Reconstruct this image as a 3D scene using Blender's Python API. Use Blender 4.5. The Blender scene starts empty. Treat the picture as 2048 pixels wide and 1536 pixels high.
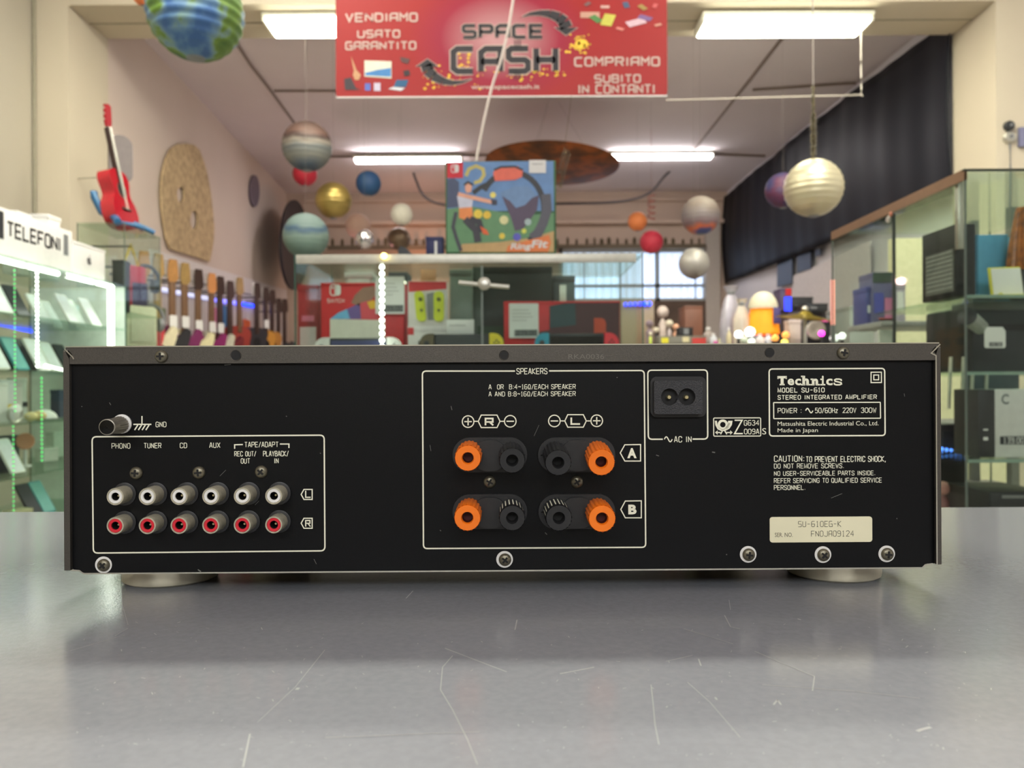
import bpy, bmesh, math, random
from math import sin, cos, pi, radians, sqrt, atan2
from mathutils import Vector, Matrix
random.seed(7)
S = bpy.context.scene
COL = S.collection

# ---------------------------------------------------------------- camera, world, lights, exposure
F = 1539.0                       # focal length in pixels of the 2048 wide frame
ROLL = radians(0.28)
CAM = Vector((0, 0, 1.10))
RV = Vector((cos(ROLL), 0, -sin(ROLL))); UV = Vector((sin(ROLL), 0, cos(ROLL))); FV = Vector((0, 1, 0))
cam = bpy.data.cameras.new('camera'); co = bpy.data.objects.new('camera', cam); COL.objects.link(co)
m = Matrix((RV, UV, -FV)).transposed().to_4x4(); m.translation = CAM
co.matrix_world = m
cam.sensor_width = 36; cam.lens = F / 2048 * 36; cam.clip_start = 0.02
cam.dof.use_dof = True; cam.dof.focus_distance = 0.373; cam.dof.aperture_fstop = 15
S.camera = co
S.view_settings.view_transform = 'Standard'; S.view_settings.look = 'None'
S.view_settings.gamma = 1; S.view_settings.use_curve_mapping = False
S.view_settings.exposure = -0.72
S.cycles.transparent_max_bounces = 32; S.cycles.max_bounces = 10
S.cycles.use_denoising = True
w = bpy.data.worlds.new('world'); S.world = w; w.use_nodes = True
w.node_tree.nodes['Background'].inputs[0].default_value = (.8, .85, 1, 1)
w.node_tree.nodes['Background'].inputs[1].default_value = 0.15

def area(name, loc, size, power, col=(1, 1, 1), rot=(0, 0, 0)):
    l = bpy.data.lights.new(name, 'AREA'); l.shape = 'RECTANGLE'; l.size, l.size_y = size; l.energy = power; l.color = col
    o = bpy.data.objects.new(name, l); COL.objects.link(o); o.location = loc; o.rotation_euler = rot; return o
area('unseen_ceiling_lamp', (-1.3, -1.2, 3.55), (1.2, .3), 5, (1, .97, .88))
area('unseen_ceiling_lamp', (1.5, -1.2, 3.55), (1.2, .3), 5, (1, .97, .88))
area('unseen_ceiling_lamp', (-1.7, 1.45, 3.6), (1.2, .3), 4, (1, .98, .9))  # this pair is added, unseen, to brighten the counter and showcases
area('unseen_ceiling_lamp', (1.8, 1.45, 3.6), (1.2, .3), 4, (1, .98, .9))
area('added_front_fill', (0.2, -3.3, 2.95), (4.2, .9), 172, (.95, .98, 1), (radians(90), 0, 0))  # unseen panel added behind the camera to light the amplifier's rear panel
def point(name, loc, power, col, r=.05):
    l = bpy.data.lights.new(name, 'POINT'); l.energy = power; l.color = col; l.shadow_soft_size = r
    o = bpy.data.objects.new(name, l); COL.objects.link(o); o.location = loc; return o
point('orange_shelf_lamp', (-1.25, 10.1, 2.75), 12, (1, .42, .2), .03)
point('pink_fill_light', (-1.6, 7.6, 2.1), 7, (1, .55, .62), .03)  # unseen point light added to tint the left wall pink

# ---------------------------------------------------------------- pixel helpers
def ray(px, py):
    return RV * ((px - 1024) / F) + UV * ((768 - py) / F) + FV
def W(px, py, d):
    return CAM + ray(px, py) * d
class Frame:
    """upright plane: local x along ex, z up, front towards -ey"""
    def __init__(s, loc, rz=0.0):
        s.loc = Vector(loc); s.rz = rz
        s.ex = Vector((cos(rz), sin(rz), 0)); s.ey = Vector((-sin(rz), cos(rz), 0))
    def L(s, px, py, yo=0.0):
        r = ray(px, py); p0 = s.loc + s.ey * yo
        t = (p0 - CAM).dot(s.ey) / r.dot(s.ey)
        q = CAM + r * t - s.loc
        return (q.dot(s.ex), q.z)
    def S(s, px, py, yo=0.0):       # metres per pixel there
        r = ray(px, py); p0 = s.loc + s.ey * yo
        return ((p0 - CAM).dot(s.ey) / r.dot(s.ey)) / F

# ---------------------------------------------------------------- materials
def lin(c):
    return tuple(((v / 255) / 12.92 if v / 255 <= .04045 else ((v / 255 + .055) / 1.055) ** 2.4) for v in c) + (1,)
MATS = {}
def mat(name, col, rough=.5, metal=0.0, emit=0.0, ecol=None, var=.06, scale=40, bump=0.0, bscale=200, spec=.5, coat=0.0):
    if name in MATS: return MATS[name]
    mt = bpy.data.materials.new(name); mt.use_nodes = True; MATS[name] = mt
    N = mt.node_tree.nodes; K = mt.node_tree.links; b = N['Principled BSDF']
    c = lin(col)
    if var > 0:
        tc = N.new('ShaderNodeTexCoord'); nz = N.new('ShaderNodeTexNoise'); nz.inputs['Scale'].default_value = scale
        K.new(tc.outputs['Object'], nz.inputs['Vector'])
        rp = N.new('ShaderNodeValToRGB')
        rp.color_ramp.elements[0].position = .3; rp.color_ramp.elements[1].position = .7
        rp.color_ramp.elements[0].color = tuple(v * (1 - var) for v in c[:3]) + (1,)
        rp.color_ramp.elements[1].color = tuple(min(1, v * (1 + var)) for v in c[:3]) + (1,)
        K.new(nz.outputs['Fac'], rp.inputs['Fac']); K.new(rp.outputs['Color'], b.inputs['Base Color'])
    else:
        b.inputs['Base Color'].default_value = c
    b.inputs['Roughness'].default_value = rough; b.inputs['Metallic'].default_value = metal
    b.inputs['Specular IOR Level'].default_value = spec
    if coat: b.inputs['Coat Weight'].default_value = coat
    if bump > 0:
        tc2 = N.new('ShaderNodeTexCoord'); n2 = N.new('ShaderNodeTexNoise'); n2.inputs['Scale'].default_value = bscale
        K.new(tc2.outputs['Object'], n2.inputs['Vector'])
        bp = N.new('ShaderNodeBump'); bp.inputs['Strength'].default_value = bump; bp.inputs['Distance'].default_value = .002
        K.new(n2.outputs['Fac'], bp.inputs['Height']); K.new(bp.outputs['Normal'], b.inputs['Normal'])
    if emit > 0:
        b.inputs['Emission Color'].default_value = lin(ecol or col); b.inputs['Emission Strength'].default_value = emit
    return mt
def glass(name, tint=(236, 246, 240), ior=1.45, gain=1.0):
    if name in MATS: return MATS[name]
    mt = bpy.data.materials.new(name); mt.use_nodes = True; MATS[name] = mt
    N = mt.node_tree.nodes; K = mt.node_tree.links; N.remove(N['Principled BSDF'])
    tr = N.new('ShaderNodeBsdfTransparent'); tr.inputs[0].default_value = lin(tint)
    gl = N.new('ShaderNodeBsdfGlossy'); gl.inputs['Roughness'].default_value = .03
    fr = N.new('ShaderNodeLayerWeight'); fr.inputs['Blend'].default_value = .5
    pw = N.new('ShaderNodeMath'); pw.operation = 'POWER'; pw.inputs[1].default_value = 4.5
    mu = N.new('ShaderNodeMath'); mu.operation = 'MULTIPLY_ADD'; mu.inputs[1].default_value = .8 * gain; mu.inputs[2].default_value = .035 * gain
    mx = N.new('ShaderNodeMixShader')
    K.new(fr.outputs['Facing'], pw.inputs[0]); K.new(pw.outputs[0], mu.inputs[0]); K.new(mu.outputs[0], mx.inputs[0]); K.new(tr.outputs[0], mx.inputs[1]); K.new(gl.outputs[0], mx.inputs[2])
    K.new(mx.outputs[0], N['Material Output'].inputs[0]); return mt
def bands(name, cols, axis='Z', scale=1.0, warp=.15, nscale=4.0, rough=.5, metal=0.0, ribs=0.0, mottle=False):
    """painted paper: colour bands (or mottling) with ribs, in object space"""
    if name in MATS: return MATS[name]
    mt = bpy.data.materials.new(name); mt.use_nodes = True; MATS[name] = mt
    N = mt.node_tree.nodes; K = mt.node_tree.links; b = N['Principled BSDF']
    tc = N.new('ShaderNodeTexCoord'); nz = N.new('ShaderNodeTexNoise'); nz.inputs['Scale'].default_value = nscale
    nz.inputs['Detail'].default_value = 4
    K.new(tc.outputs['Object'], nz.inputs['Vector'])
    rp = N.new('ShaderNodeValToRGB'); e = rp.color_ramp.elements
    while len(e) < len(cols): e.new(.5)
    for i, (p, c) in enumerate(cols):
        e[i].position = p; e[i].color = lin(c)
    if mottle:
        K.new(nz.outputs['Fac'], rp.inputs['Fac'])
    else:
        sx = N.new('ShaderNodeSeparateXYZ'); K.new(tc.outputs['Object'], sx.inputs[0])
        a = N.new('ShaderNodeMath'); a.operation = 'MULTIPLY_ADD'; a.inputs[1].default_value = scale; a.inputs[2].default_value = .5 - warp * .5
        K.new(sx.outputs[axis], a.inputs[0])
        a2 = N.new('ShaderNodeMath'); a2.operation = 'MULTIPLY_ADD'; a2.inputs[1].default_value = warp
        K.new(nz.outputs['Fac'], a2.inputs[0]); K.new(a.outputs[0], a2.inputs[2]); K.new(a2.outputs[0], rp.inputs['Fac'])
    K.new(rp.outputs['Color'], b.inputs['Base Color'])
    b.inputs['Roughness'].default_value = rough; b.inputs['Metallic'].default_value = metal
    return mt

# ---------------------------------------------------------------- mesh builder
class MB:
    def __init__(s): s.v = []; s.f = []; s.k = []; s.T = Matrix.Identity(4); s.mi = 0
    def add(s, vs, fs):
        n = len(s.v); s.v += [tuple(s.T @ Vector(p)) for p in vs]
        s.f += [tuple(i + n for i in f) for f in fs]; s.k += [s.mi] * len(fs); return s
    def box(s, c, sz, bev=0.0):
        x, y, z = (q / 2 for q in sz); cx, cy, cz = c
        b = min(bev, x * .49, y * .49, z * .49)
        if b <= 0:
            vs = [(cx + i * x, cy + j * y, cz + k * z) for i in (-1, 1) for j in (-1, 1) for k in (-1, 1)]
            return s.add(vs, [(0, 1, 3, 2), (4, 6, 7, 5), (0, 4, 5, 1), (2, 3, 7, 6), (0, 2, 6, 4), (1, 5, 7, 3)])
        bm = bmesh.new(); bmesh.ops.create_cube(bm, size=1)
        for v in bm.verts: v.co = Vector((v.co.x * 2 * x, v.co.y * 2 * y, v.co.z * 2 * z))
        bmesh.ops.bevel(bm, geom=list(bm.edges), offset=b, segments=2, profile=.5, affect='EDGES')
        bm.verts.index_update()
        vs = [(v.co.x + cx, v.co.y + cy, v.co.z + cz) for v in bm.verts]; fs = [tuple(q.index for q in f.verts) for f in bm.faces]
        bm.free(); return s.add(vs, fs)
    def b2(s, x0, y0, z0, x1, y1, z1, bev=0.0):
        return s.box(((x0 + x1) / 2, (y0 + y1) / 2, (z0 + z1) / 2), (abs(x1 - x0), abs(y1 - y0), abs(z1 - z0)), bev)
    def lathe(s, prof, p=(0, 0, 0), axis=(0, 0, 1), n=32, rib=None, cap=True):
        """prof: (r, h) pairs along axis"""
        a = Vector(axis).normalized(); q = a.to_track_quat('Z', 'Y').to_matrix(); p = Vector(p); vs = []; fs = []
        for (r, h) in prof:
            for i in range(n):
                t = 2 * pi * i / n; rr = r * (rib(i) if rib else 1)
                vs.append(p + q @ Vector((rr * cos(t), rr * sin(t), h)))
        for j in range(len(prof) - 1):
            for i in range(n):
                fs.append((j * n + i, j * n + (i + 1) % n, (j + 1) * n + (i + 1) % n, (j + 1) * n + i))
        if cap and prof[0][0] > 1e-6: fs.append(tuple(range(n))[::-1])
        if cap and prof[-1][0] > 1e-6: fs.append(tuple((len(prof) - 1) * n + i for i in range(n)))
        return s.add(vs, fs)
    def cyl(s, a, b, r, r2=None, n=16):
        a = Vector(a); b = Vector(b); d = b - a
        return s.lathe([(r, 0), (r if r2 is None else r2, d.length)], a, d, n)
    def tube(s, pts, r, n=8):
        pts = [Vector(p) for p in pts]; vs = []; fs = []
        for i, p in enumerate(pts):
            t = (pts[min(i + 1, len(pts) - 1)] - pts[max(i - 1, 0)]).normalized()
            q = t.to_track_quat('Z', 'Y').to_matrix()
            for k in range(n):
                a = 2 * pi * k / n; vs.append(p + q @ Vector((r * cos(a), r * sin(a), 0)))
        for j in range(len(pts) - 1):
            for k in range(n): fs.append((j * n + k, j * n + (k + 1) % n, (j + 1) * n + (k + 1) % n, (j + 1) * n + k))
        fs.append(tuple(range(n))[::-1]); fs.append(tuple((len(pts) - 1) * n + k for k in range(n)))
        return s.add(vs, fs)
    def sphere(s, c, r, n=32, m=20, sc=(1, 1, 1), rib=0.0, ribn=0, zmax=pi):
        prof = []; M = m if not ribn else ribn * 4
        for j in range(M + 1):
            t = pi * j / M
            if t > zmax + 1e-6: break
            rr = r * (1 + (rib * cos(2 * pi * j / 4) if ribn else 0))
            prof.append((max(rr * sin(t), 1e-7), r * cos(t)))
        T = s.T; s.T = T @ Matrix.Translation(Vector(c)) @ Matrix.Diagonal((sc[0], sc[1], sc[2], 1))
        s.lathe(prof, (0, 0, 0), (0, 0, 1), n); s.T = T; return s
    def prism(s, pts, y0, y1):
        """outline in local x,z extruded along y"""
        n = len(pts)
        ar = sum(pts[i][0] * pts[(i + 1) % n][1] - pts[(i + 1) % n][0] * pts[i][1] for i in range(n))
        if ar < 0: pts = pts[::-1]
        vs = [(x, y0, z) for x, z in pts] + [(x, y1, z) for x, z in pts]
        fs = [tuple(range(n)), tuple(range(n, 2 * n))[::-1]] + [(i + n, (i + 1) % n + n, (i + 1) % n, i) for i in range(n)]
        return s.add(vs, fs)
    def flat(s, pts, y):
        n = len(pts)
        ar = sum(pts[i][0] * pts[(i + 1) % n][1] - pts[(i + 1) % n][0] * pts[i][1] for i in range(n))
        if ar < 0: pts = pts[::-1]
        return s.add([(x, y, z) for x, z in pts], [tuple(range(n))])
    def holed(s, outer, holes, y0, y1):
        bm = bmesh.new(); loops = []
        for lp in [outer] + holes:
            vs = [bm.verts.new((x, y0, z)) for x, z in lp]; loops.append(len(vs))
            for i in range(len(vs)): bm.edges.new((vs[i], vs[(i + 1) % len(vs)]))
        bmesh.ops.triangle_fill(bm, use_beauty=True, use_dissolve=False, edges=list(bm.edges), normal=(0, -1, 0))
        bm.verts.index_update(); vs = [tuple(v.co) for v in bm.verts]
        fs = []
        for f in bm.faces:
            i = [v.index for v in f.verts]
            fs.append(tuple(i if f.normal.y < 0 else i[::-1]))
        bm.free(); N = len(vs)
        vs2 = vs + [(x, y1, z) for x, y, z in vs]
        allf = fs + [tuple(i + N for i in f[::-1]) for f in fs]
        o = 0
        for k, n in enumerate(loops):
            for i in range(n):
                a, b = o + i, o + (i + 1) % n
                allf.append((a, a + N, b + N, b))
            o += n
        return s.add(vs2, allf)
    def stroke(s, pts, wd, y, closed=False, th=0.0):
        """line of width wd along local x,z points"""
        P = [Vector((a, b)) for a, b in pts]
        if closed: P.append(P[0])
        n = len(P); Lf = []; Rt = []
        for i in range(n):
            if closed and i in (0, n - 1): d0 = (P[n - 1] - P[n - 2]).normalized(); d1 = (P[1] - P[0]).normalized()
            else:
                d0 = (P[i] - P[i - 1]).normalized() if i > 0 else (P[1] - P[0]).normalized()
                d1 = (P[i + 1] - P[i]).normalized() if i < n - 1 else d0
            b = d0 + d1
            if b.length < 1e-6: b = d0.copy()
            b.normalize(); nn = Vector((-b.y, b.x)); k = min(1 / max(.45, abs(b.dot(d0))), 2.2)
            Lf.append(P[i] + nn * wd / 2 * k); Rt.append(P[i] - nn * wd / 2 * k)
        for i in range(n - 1):
            q = [Rt[i], Rt[i + 1], Lf[i + 1], Lf[i]]
            if th > 0: s.prism([(a.x, a.y) for a in q], y - th, y)
            else: s.flat([(a.x, a.y) for a in q], y)
        return s
    def build(s, name, mats, parent=None, loc=None, rot=None, smooth=40):
        me = bpy.data.meshes.new(name); me.from_pydata(s.v, [], s.f); me.update()
        for mt in (mats if isinstance(mats, (list, tuple)) else [mats]): me.materials.append(mt)
        if any(s.k): me.polygons.foreach_set('material_index', s.k)
        if smooth:
            me.polygons.foreach_set('use_smooth', [True] * len(me.polygons)); me.set_sharp_from_angle(angle=radians(smooth))
        o = bpy.data.objects.new(name, me); COL.objects.link(o)
        if parent: o.parent = parent
        if loc is not None: o.location = loc
        if rot is not None: o.rotation_euler = rot
        return o
def tag(o, label, cat, group=None, kind=None):
    o['label'] = label; o['category'] = cat
    if group: o['group'] = group
    if kind: o['kind'] = kind
    return o
def thing(name, label, cat, loc, rz=0.0, group=None, rot=None):
    o = bpy.data.objects.new(name, None); COL.objects.link(o); o.location = loc
    o.rotation_euler = rot or (0, 0, rz); o.empty_display_size = .05
    return tag(o, label, cat, group)
def struct(name, mb, mt, smooth=0):
    o = mb.build(name, mt, smooth=smooth); o['kind'] = 'structure'; return o
def dup(root, loc, rz=None, label=None, group=None):
    r = root.copy(); COL.objects.link(r); r.location = loc
    if rz is not None: r.rotation_euler = (r.rotation_euler.x, r.rotation_euler.y, rz)
    if label: r['label'] = label
    if group: r['group'] = group
    for ch in list(root.children):
        c = ch.copy(); COL.objects.link(c); c.parent = r
        for g in ch.children:
            q = g.copy(); COL.objects.link(q); q.parent = c
    return r
# lettering ------------------------------------------------------
_TX = {}
def glyphs(st, bold=0.0, sx=1.0):
    k = (st, bold)
    if k not in _TX:
        cu = bpy.data.curves.new('t', 'FONT'); cu.body = st; cu.offset = bold; cu.resolution_u = 3
        o = bpy.data.objects.new('t', cu); COL.objects.link(o)
        dg = bpy.context.evaluated_depsgraph_get(); dg.update()
        me = bpy.data.meshes.new_from_object(o.evaluated_get(dg))
        vs = [(v.co.x, v.co.y) for v in me.vertices]; fs = [tuple(p.vertices) for p in me.polygons]
        bpy.data.objects.remove(o); bpy.data.curves.remove(cu); bpy.data.meshes.remove(me)
        x0 = min(v[0] for v in vs); x1 = max(v[0] for v in vs); y0 = min(v[1] for v in vs); y1 = max(v[1] for v in vs)
        _TX[k] = ([((x - x0) / (x1 - x0), (y - y0) / (y1 - y0)) for x, y in vs], fs)
    return _TX[k]
def text(mb, st, x0, z0, x1, z1, y, bold=0.0, shear=0.0):
    vs, fs = glyphs(st, bold)
    out = [(x0 + (x1 - x0) * a + shear * b * (z1 - z0), y, z0 + (z1 - z0) * b) for a, b in vs]
    a, b, c = (Vector(out[i]) for i in fs[0][:3]); nrm = (b - a).cross(c - a)
    if nrm.y > 0: fs = [f[::-1] for f in fs]
    return mb.add(out, fs)
SF = {'W': [[(0, 6), (1, 0), (2, 4), (3, 0), (4, 6)]], 'V': [[(0, 6), (2, 0), (4, 6)]], 'E': [[(4, 6), (0, 6), (0, 0), (4, 0)], [(0, 3), (3.6, 3)]], 'N': [[(0, 0), (0, 6)], [(0, 5.7), (4, .3)], [(4, 0), (4, 6)]],
 'D': [[(0, 0), (0, 6), (3, 6), (4, 5), (4, 1), (3, 0), (0, 0)]], 'I': [[(.6, 0), (.6, 6)]], 'A': [[(0, 0), (0, 5), (1, 6), (4, 6), (4, 0)], [(0, 2.6), (4, 2.6)]],
 'M': [[(0, 0), (0, 6), (2, 3), (4, 6), (4, 0)]], 'O': [[(.6, 0), (0, .8), (0, 5.2), (.6, 6), (3.4, 6), (4, 5.2), (4, .8), (3.4, 0), (.6, 0)]],
 'U': [[(0, 6), (0, .8), (.8, 0), (3.2, 0), (4, .8), (4, 6)]], 'S': [[(4, 6), (.6, 6), (0, 5.4), (0, 3.6), (.6, 3), (3.4, 3), (4, 2.4), (4, .6), (3.4, 0), (0, 0)]],
 'T': [[(0, 6), (4, 6)], [(2, 6), (2, 0)]], 'G': [[(4, 6), (.6, 6), (0, 5.2), (0, .8), (.6, 0), (4, 0), (4, 3), (2, 3)]],
 'R': [[(0, 0), (0, 6), (3.4, 6), (4, 5.3), (4, 3.6), (3.4, 3), (0, 3)], [(2.2, 3), (4, 0)]], 'C': [[(4, 6), (.8, 6), (0, 5.2), (0, .8), (.8, 0), (4, 0)]],
 'P': [[(0, 0), (0, 6), (3.4, 6), (4, 5.3), (4, 3.4), (3.4, 2.8), (0, 2.8)]], 'B': [[(0, 0), (0, 6), (3.3, 6), (3.8, 5.4), (3.8, 3.6), (3.3, 3), (0, 3)], [(3.3, 3), (4, 2.4), (4, .6), (3.4, 0), (0, 0)]],
 'H': [[(0, 0), (0, 6)], [(4, 0), (4, 6)], [(0, 3), (4, 3)]], 'K': [[(0, 0), (0, 6)], [(4, 6), (0, 3), (4, 0)]], 'F': [[(0, 0), (0, 6), (4, 6)], [(0, 3), (3.4, 3)]],
 'J': [[(4, 6), (4, 1), (3, 0), (1, 0), (0, 1)]], 'L': [[(0, 6), (0, 0), (4, 0)]], '-': [[(.4, 3), (3.6, 3)]], '6': [[(4, 6), (1, 6), (0, 5), (0, 1), (1, 0), (3, 0), (4, 1), (4, 3), (0, 3)]],
 '1': [[(1, 5), (2, 6), (2, 0)], [(1, 0), (3, 0)]], '0': [[(1, 0), (0, 1), (0, 5), (1, 6), (3, 6), (4, 5), (4, 1), (3, 0), (1, 0)]], '9': [[(4, 3), (1, 3), (0, 4), (0, 5), (1, 6), (3, 6), (4, 5), (4, 1), (3, 0), (0, 0)]],
 '2': [[(0, 5), (1, 6), (3, 6), (4, 5), (4, 4), (0, 0), (4, 0)]], '4': [[(3, 0), (3, 6), (0, 2), (4, 2)]], '7': [[(0, 6), (4, 6), (1.5, 0)]], '3': [[(0, 6), (4, 6), (2, 3.4), (4, 2.2), (4, .8), (3, 0), (0, 0)]],
 '.': [[(.2, .2), (1.0, .2)]]}
SC = dict(SF)
SC.update({'A': [[(0, 0), (1.7, 6), (2.3, 6), (4, 0)], [(.7, 1.9), (3.3, 1.9)]], 'S': [[(4, 4.6), (3.8, 5.4), (3, 6), (1, 6), (.2, 5.4), (.2, 4), (.8, 3.3), (3.2, 2.7), (3.9, 2), (3.9, .7), (3.1, 0), (1, 0), (.2, .5), (0, 1.4)]],
 'C': [[(4, 4.4), (3.8, 5.4), (3, 6), (1, 6), (.1, 5.2), (.1, .8), (1, 0), (3, 0), (3.8, .6), (4, 1.7)]], 'O': [[(1, 0), (.1, .9), (.1, 5.1), (1, 6), (3, 6), (3.9, 5.1), (3.9, .9), (3, 0), (1, 0)]], 'N': [[(.2, 0), (.2, 6)], [(.2, 5.7), (3.8, .3)], [(3.8, 0), (3.8, 6)]],
 'Q': [[(1, 0), (.1, .9), (.1, 5.1), (1, 6), (3, 6), (3.9, 5.1), (3.9, .9), (3, 0), (1, 0)], [(2.3, 1.5), (4.1, -.4)]], 'X': [[(0, 0), (4, 6)], [(0, 6), (4, 0)]], 'Y': [[(0, 6), (2, 2.8), (4, 6)], [(2, 2.8), (2, 0)]], 'Z': [[(0, 6), (4, 6), (0, 0), (4, 0)]],
 'G': [[(4, 4.5), (3.8, 5.4), (3, 6), (1, 6), (.1, 5.2), (.1, .8), (1, 0), (3, 0), (3.9, .8), (3.9, 2.8), (2.2, 2.8)]], 'U': [[(.1, 6), (.1, .9), (1, 0), (3, 0), (3.9, .9), (3.9, 6)]], 'M': [[(0, 0), (.1, 6), (2, .6), (3.9, 6), (4, 0)]],
 '/': [[(0, -.4), (3, 6.4)]], ':': [[(.6, .3), (.6, 1.1)], [(.6, 3.6), (.6, 4.4)]], ',': [[(.6, .8), (.6, 0), (.2, -1)]], '.': [[(.2, .4), (1.0, .4)]], '~': [[(0, 2.6), (1, 3.6), (2, 3.4), (3, 2.6), (4, 3.6)]], '\u03a9': [[(0, 0), (1.3, 0), (.3, 2.4), (.3, 4.6), (1.2, 6), (2.8, 6), (3.7, 4.6), (3.7, 2.4), (2.7, 0), (4, 0)]],
 '5': [[(3.8, 6), (.5, 6), (.2, 3.3), (1, 3.7), (3, 3.7), (3.9, 2.9), (3.9, .9), (3, 0), (1, 0), (.1, .8)]], '8': [[(1, 3.1), (.2, 4), (.2, 5.2), (1, 6), (3, 6), (3.8, 5.2), (3.8, 4), (3, 3.1), (1, 3.1), (.1, 2.3), (.1, .8), (1, 0), (3, 0), (3.9, .8), (3.9, 2.3), (3, 3.1)]],
 'H': [[(.1, 0), (.1, 6)], [(3.9, 0), (3.9, 6)], [(0, 3), (4, 3)]], 'z': [[(0, 4), (3, 4), (0, 0), (3, 0)]], '3': [[(.1, 5.1), (1, 6), (3, 6), (3.8, 5.2), (3.8, 4), (3, 3.2), (1.6, 3.2)], [(3, 3.2), (3.9, 2.4), (3.9, .8), (3, 0), (1, 0), (.1, .9)]],
 'B': [[(.1, 0), (.1, 6), (3, 6), (3.7, 5.3), (3.7, 3.9), (3, 3.2), (.1, 3.2)], [(3, 3.2), (3.9, 2.4), (3.9, .8), (3.1, 0), (.1, 0)]], 'D': [[(.1, 0), (.1, 6), (2.8, 6), (3.9, 5), (3.9, 1), (2.8, 0), (.1, 0)]]})
ADV = {' ': 2.2, 'I': 1.2, '.': 1.2, ':': 1.2, ',': 1.2, '/': 3, 'z': 3, '1': 2.6}
def ctext(mb, st, x0, z0, x1, z1, y, wd=.8, gap=1.5):
    adv = lambda c: ADV.get(c, 4); tot = sum(adv(c) for c in st) + gap * (len(st) - 1); ux = (x1 - x0) / tot; uz = (z1 - z0) / 6; x = 0
    for c in st:
        if c != ' ':
            for pl in SC[c]: mb.stroke([(x0 + (x + a - (.7 if c == '1' else 0)) * ux, z0 + b * uz) for a, b in pl], wd * uz, y)
        x += adv(c) + gap
    return mb
def stext(mb, st, x0, z0, x1, z1, y, wd=.9, gap=1.7, th=0.0):
    adv = lambda c: 2.2 if c == ' ' else 1.2 if c in 'I.' else 4
    tot = sum(adv(c) for c in st) + gap * (len(st) - 1)
    ux = (x1 - x0) / tot; uz = (z1 - z0) / 6; x = 0
    for c in st:
        if c != ' ':
            for pl in SF[c]: mb.stroke([(x0 + (x + a) * ux, z0 + b * uz) for a, b in pl], wd * (ux + uz) / 2, y, th=th)
        x += adv(c) + gap
    return mb
def rrect(x0, z0, x1, z1, r, n=5):
    out = []
    for cx, cz, a0 in ((x1 - r, z1 - r, 0), (x0 + r, z1 - r, 90), (x0 + r, z0 + r, 180), (x1 - r, z0 + r, 270)):
        for i in range(n + 1):
            a = radians(a0 + 90 * i / n); out.append((cx + r * cos(a), cz + r * sin(a)))
    return out
def ell(cx, cz, rx, rz, n=32, a0=0.0, a1=2 * pi):
    full = abs(a1 - a0 - 2 * pi) < 1e-6
    return [(cx + rx * cos(a0 + (a1 - a0) * i / (n if full else n - 1)), cz + rz * sin(a0 + (a1 - a0) * i / (n if full else n - 1))) for i in range(n)]
# ================================================================ ROOM
m_wallL = mat('wall_paint_pink_lit', (206, 190, 180), .85, var=.02, scale=2)  # pink cast of the coloured lighting mixed into the wall colour
m_wallN = mat('wall_paint_cream', (178, 170, 154), .85, var=.02, scale=2)
m_ceil = mat('ceiling_paint_mauve', (224, 214, 217), .9, var=.02, scale=2)
m_arch = mat('arch_paint_cream', (200, 189, 168), .85, var=.02, scale=2)
m_floor = mat('floor_tile_grey', (190, 184, 174), .5, var=.1, scale=3)
m_back = mat('back_wall_paint', (186, 164, 148), .85, var=.03, scale=2)
m_lilac = mat('wall_paint_lilac', (214, 212, 218), .85, var=.02, scale=2)
m_groove = mat('shadow_gap', (150, 142, 124), .8)
D0, D1, DB = 4.78, 5.25, 10.6
ZS, ZC = 3.467, 3.74
XLN = -2.963; XLJ, XRJ = -2.746, 3.016
def XL(d): return -2.75 - .0636 * (d - D1)
def XR(d): return 3.06 - .0150 * (d - D1)
def pz(v): return (v, 0)
struct('floor', MB().b2(-3.6, -3.6, -.1, 4.4, 11, 0), m_floor)
struct('ceiling', MB().b2(-3.6, -3.6, ZC, 4.4, 11, ZC + .1), m_ceil)
wl = MB(); wl.add([(XLJ - .004, D1 - .1, 0), (XL(DB), DB, 0), (XL(DB) - .2, DB, 0), (XLJ - .25, D1 - .1, 0), (XLJ - .004, D1 - .1, ZC), (XL(DB), DB, ZC), (XL(DB) - .2, DB, ZC), (XLJ - .25, D1 - .1, ZC)],
    [(0, 1, 5, 4), (3, 7, 6, 2), (0, 4, 7, 3), (1, 2, 6, 5)])
struct('wall_left', wl, m_wallL)
struct('wall_left_near', MB().b2(XLN - .1, -3.6, 0, XLN, D0 + .1, ZC), m_wallN)
wr = MB(); wr.add([(XR(D1) + .05, D1 - .1, 0), (XR(DB), DB, 0), (XR(DB) + .2, DB, 0), (XR(D1) + .25, D1 - .1, 0), (XR(D1) + .05, D1 - .1, ZC), (XR(DB), DB, ZC), (XR(DB) + .2, DB, ZC), (XR(D1) + .25, D1 - .1, ZC)],
    [(0, 4, 5, 1), (3, 2, 6, 7), (0, 3, 7, 4), (1, 5, 6, 2)])
struct('wall_right', wr, m_lilac)
struct('wall_right_near', MB().b2(3.9, -3.6, 0, 4.0, D0 + .1, ZC), m_lilac)
struct('wall_front', MB().b2(-3.6, -3.6, 0, 4.4, -3.5, ZC), m_wallN)
# arch between the two halves of the shop
struct('trim_1', MB().b2(XLN, D0, ZS, 4.1, D1, ZC), m_arch)
struct('trim_2', MB().b2(XLN - .1, D0, 0, XLJ, D1, ZS), m_arch)
struct('trim_3', MB().b2(XRJ, D0, 0, 4.1, D1, ZS), [m_arch])
gm = MB(); zz = ZS - .003; q = W(400, 43, 1); gy = (ZS - CAM.z) / q.z * 1.0 if False else (ZS - CAM.z) * F / (768 - 43)
gm.b2(XLJ, gy - .006, ZS - .004, XRJ, gy + .006, ZS + .001)
struct('trim_4', gm, m_groove)
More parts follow.
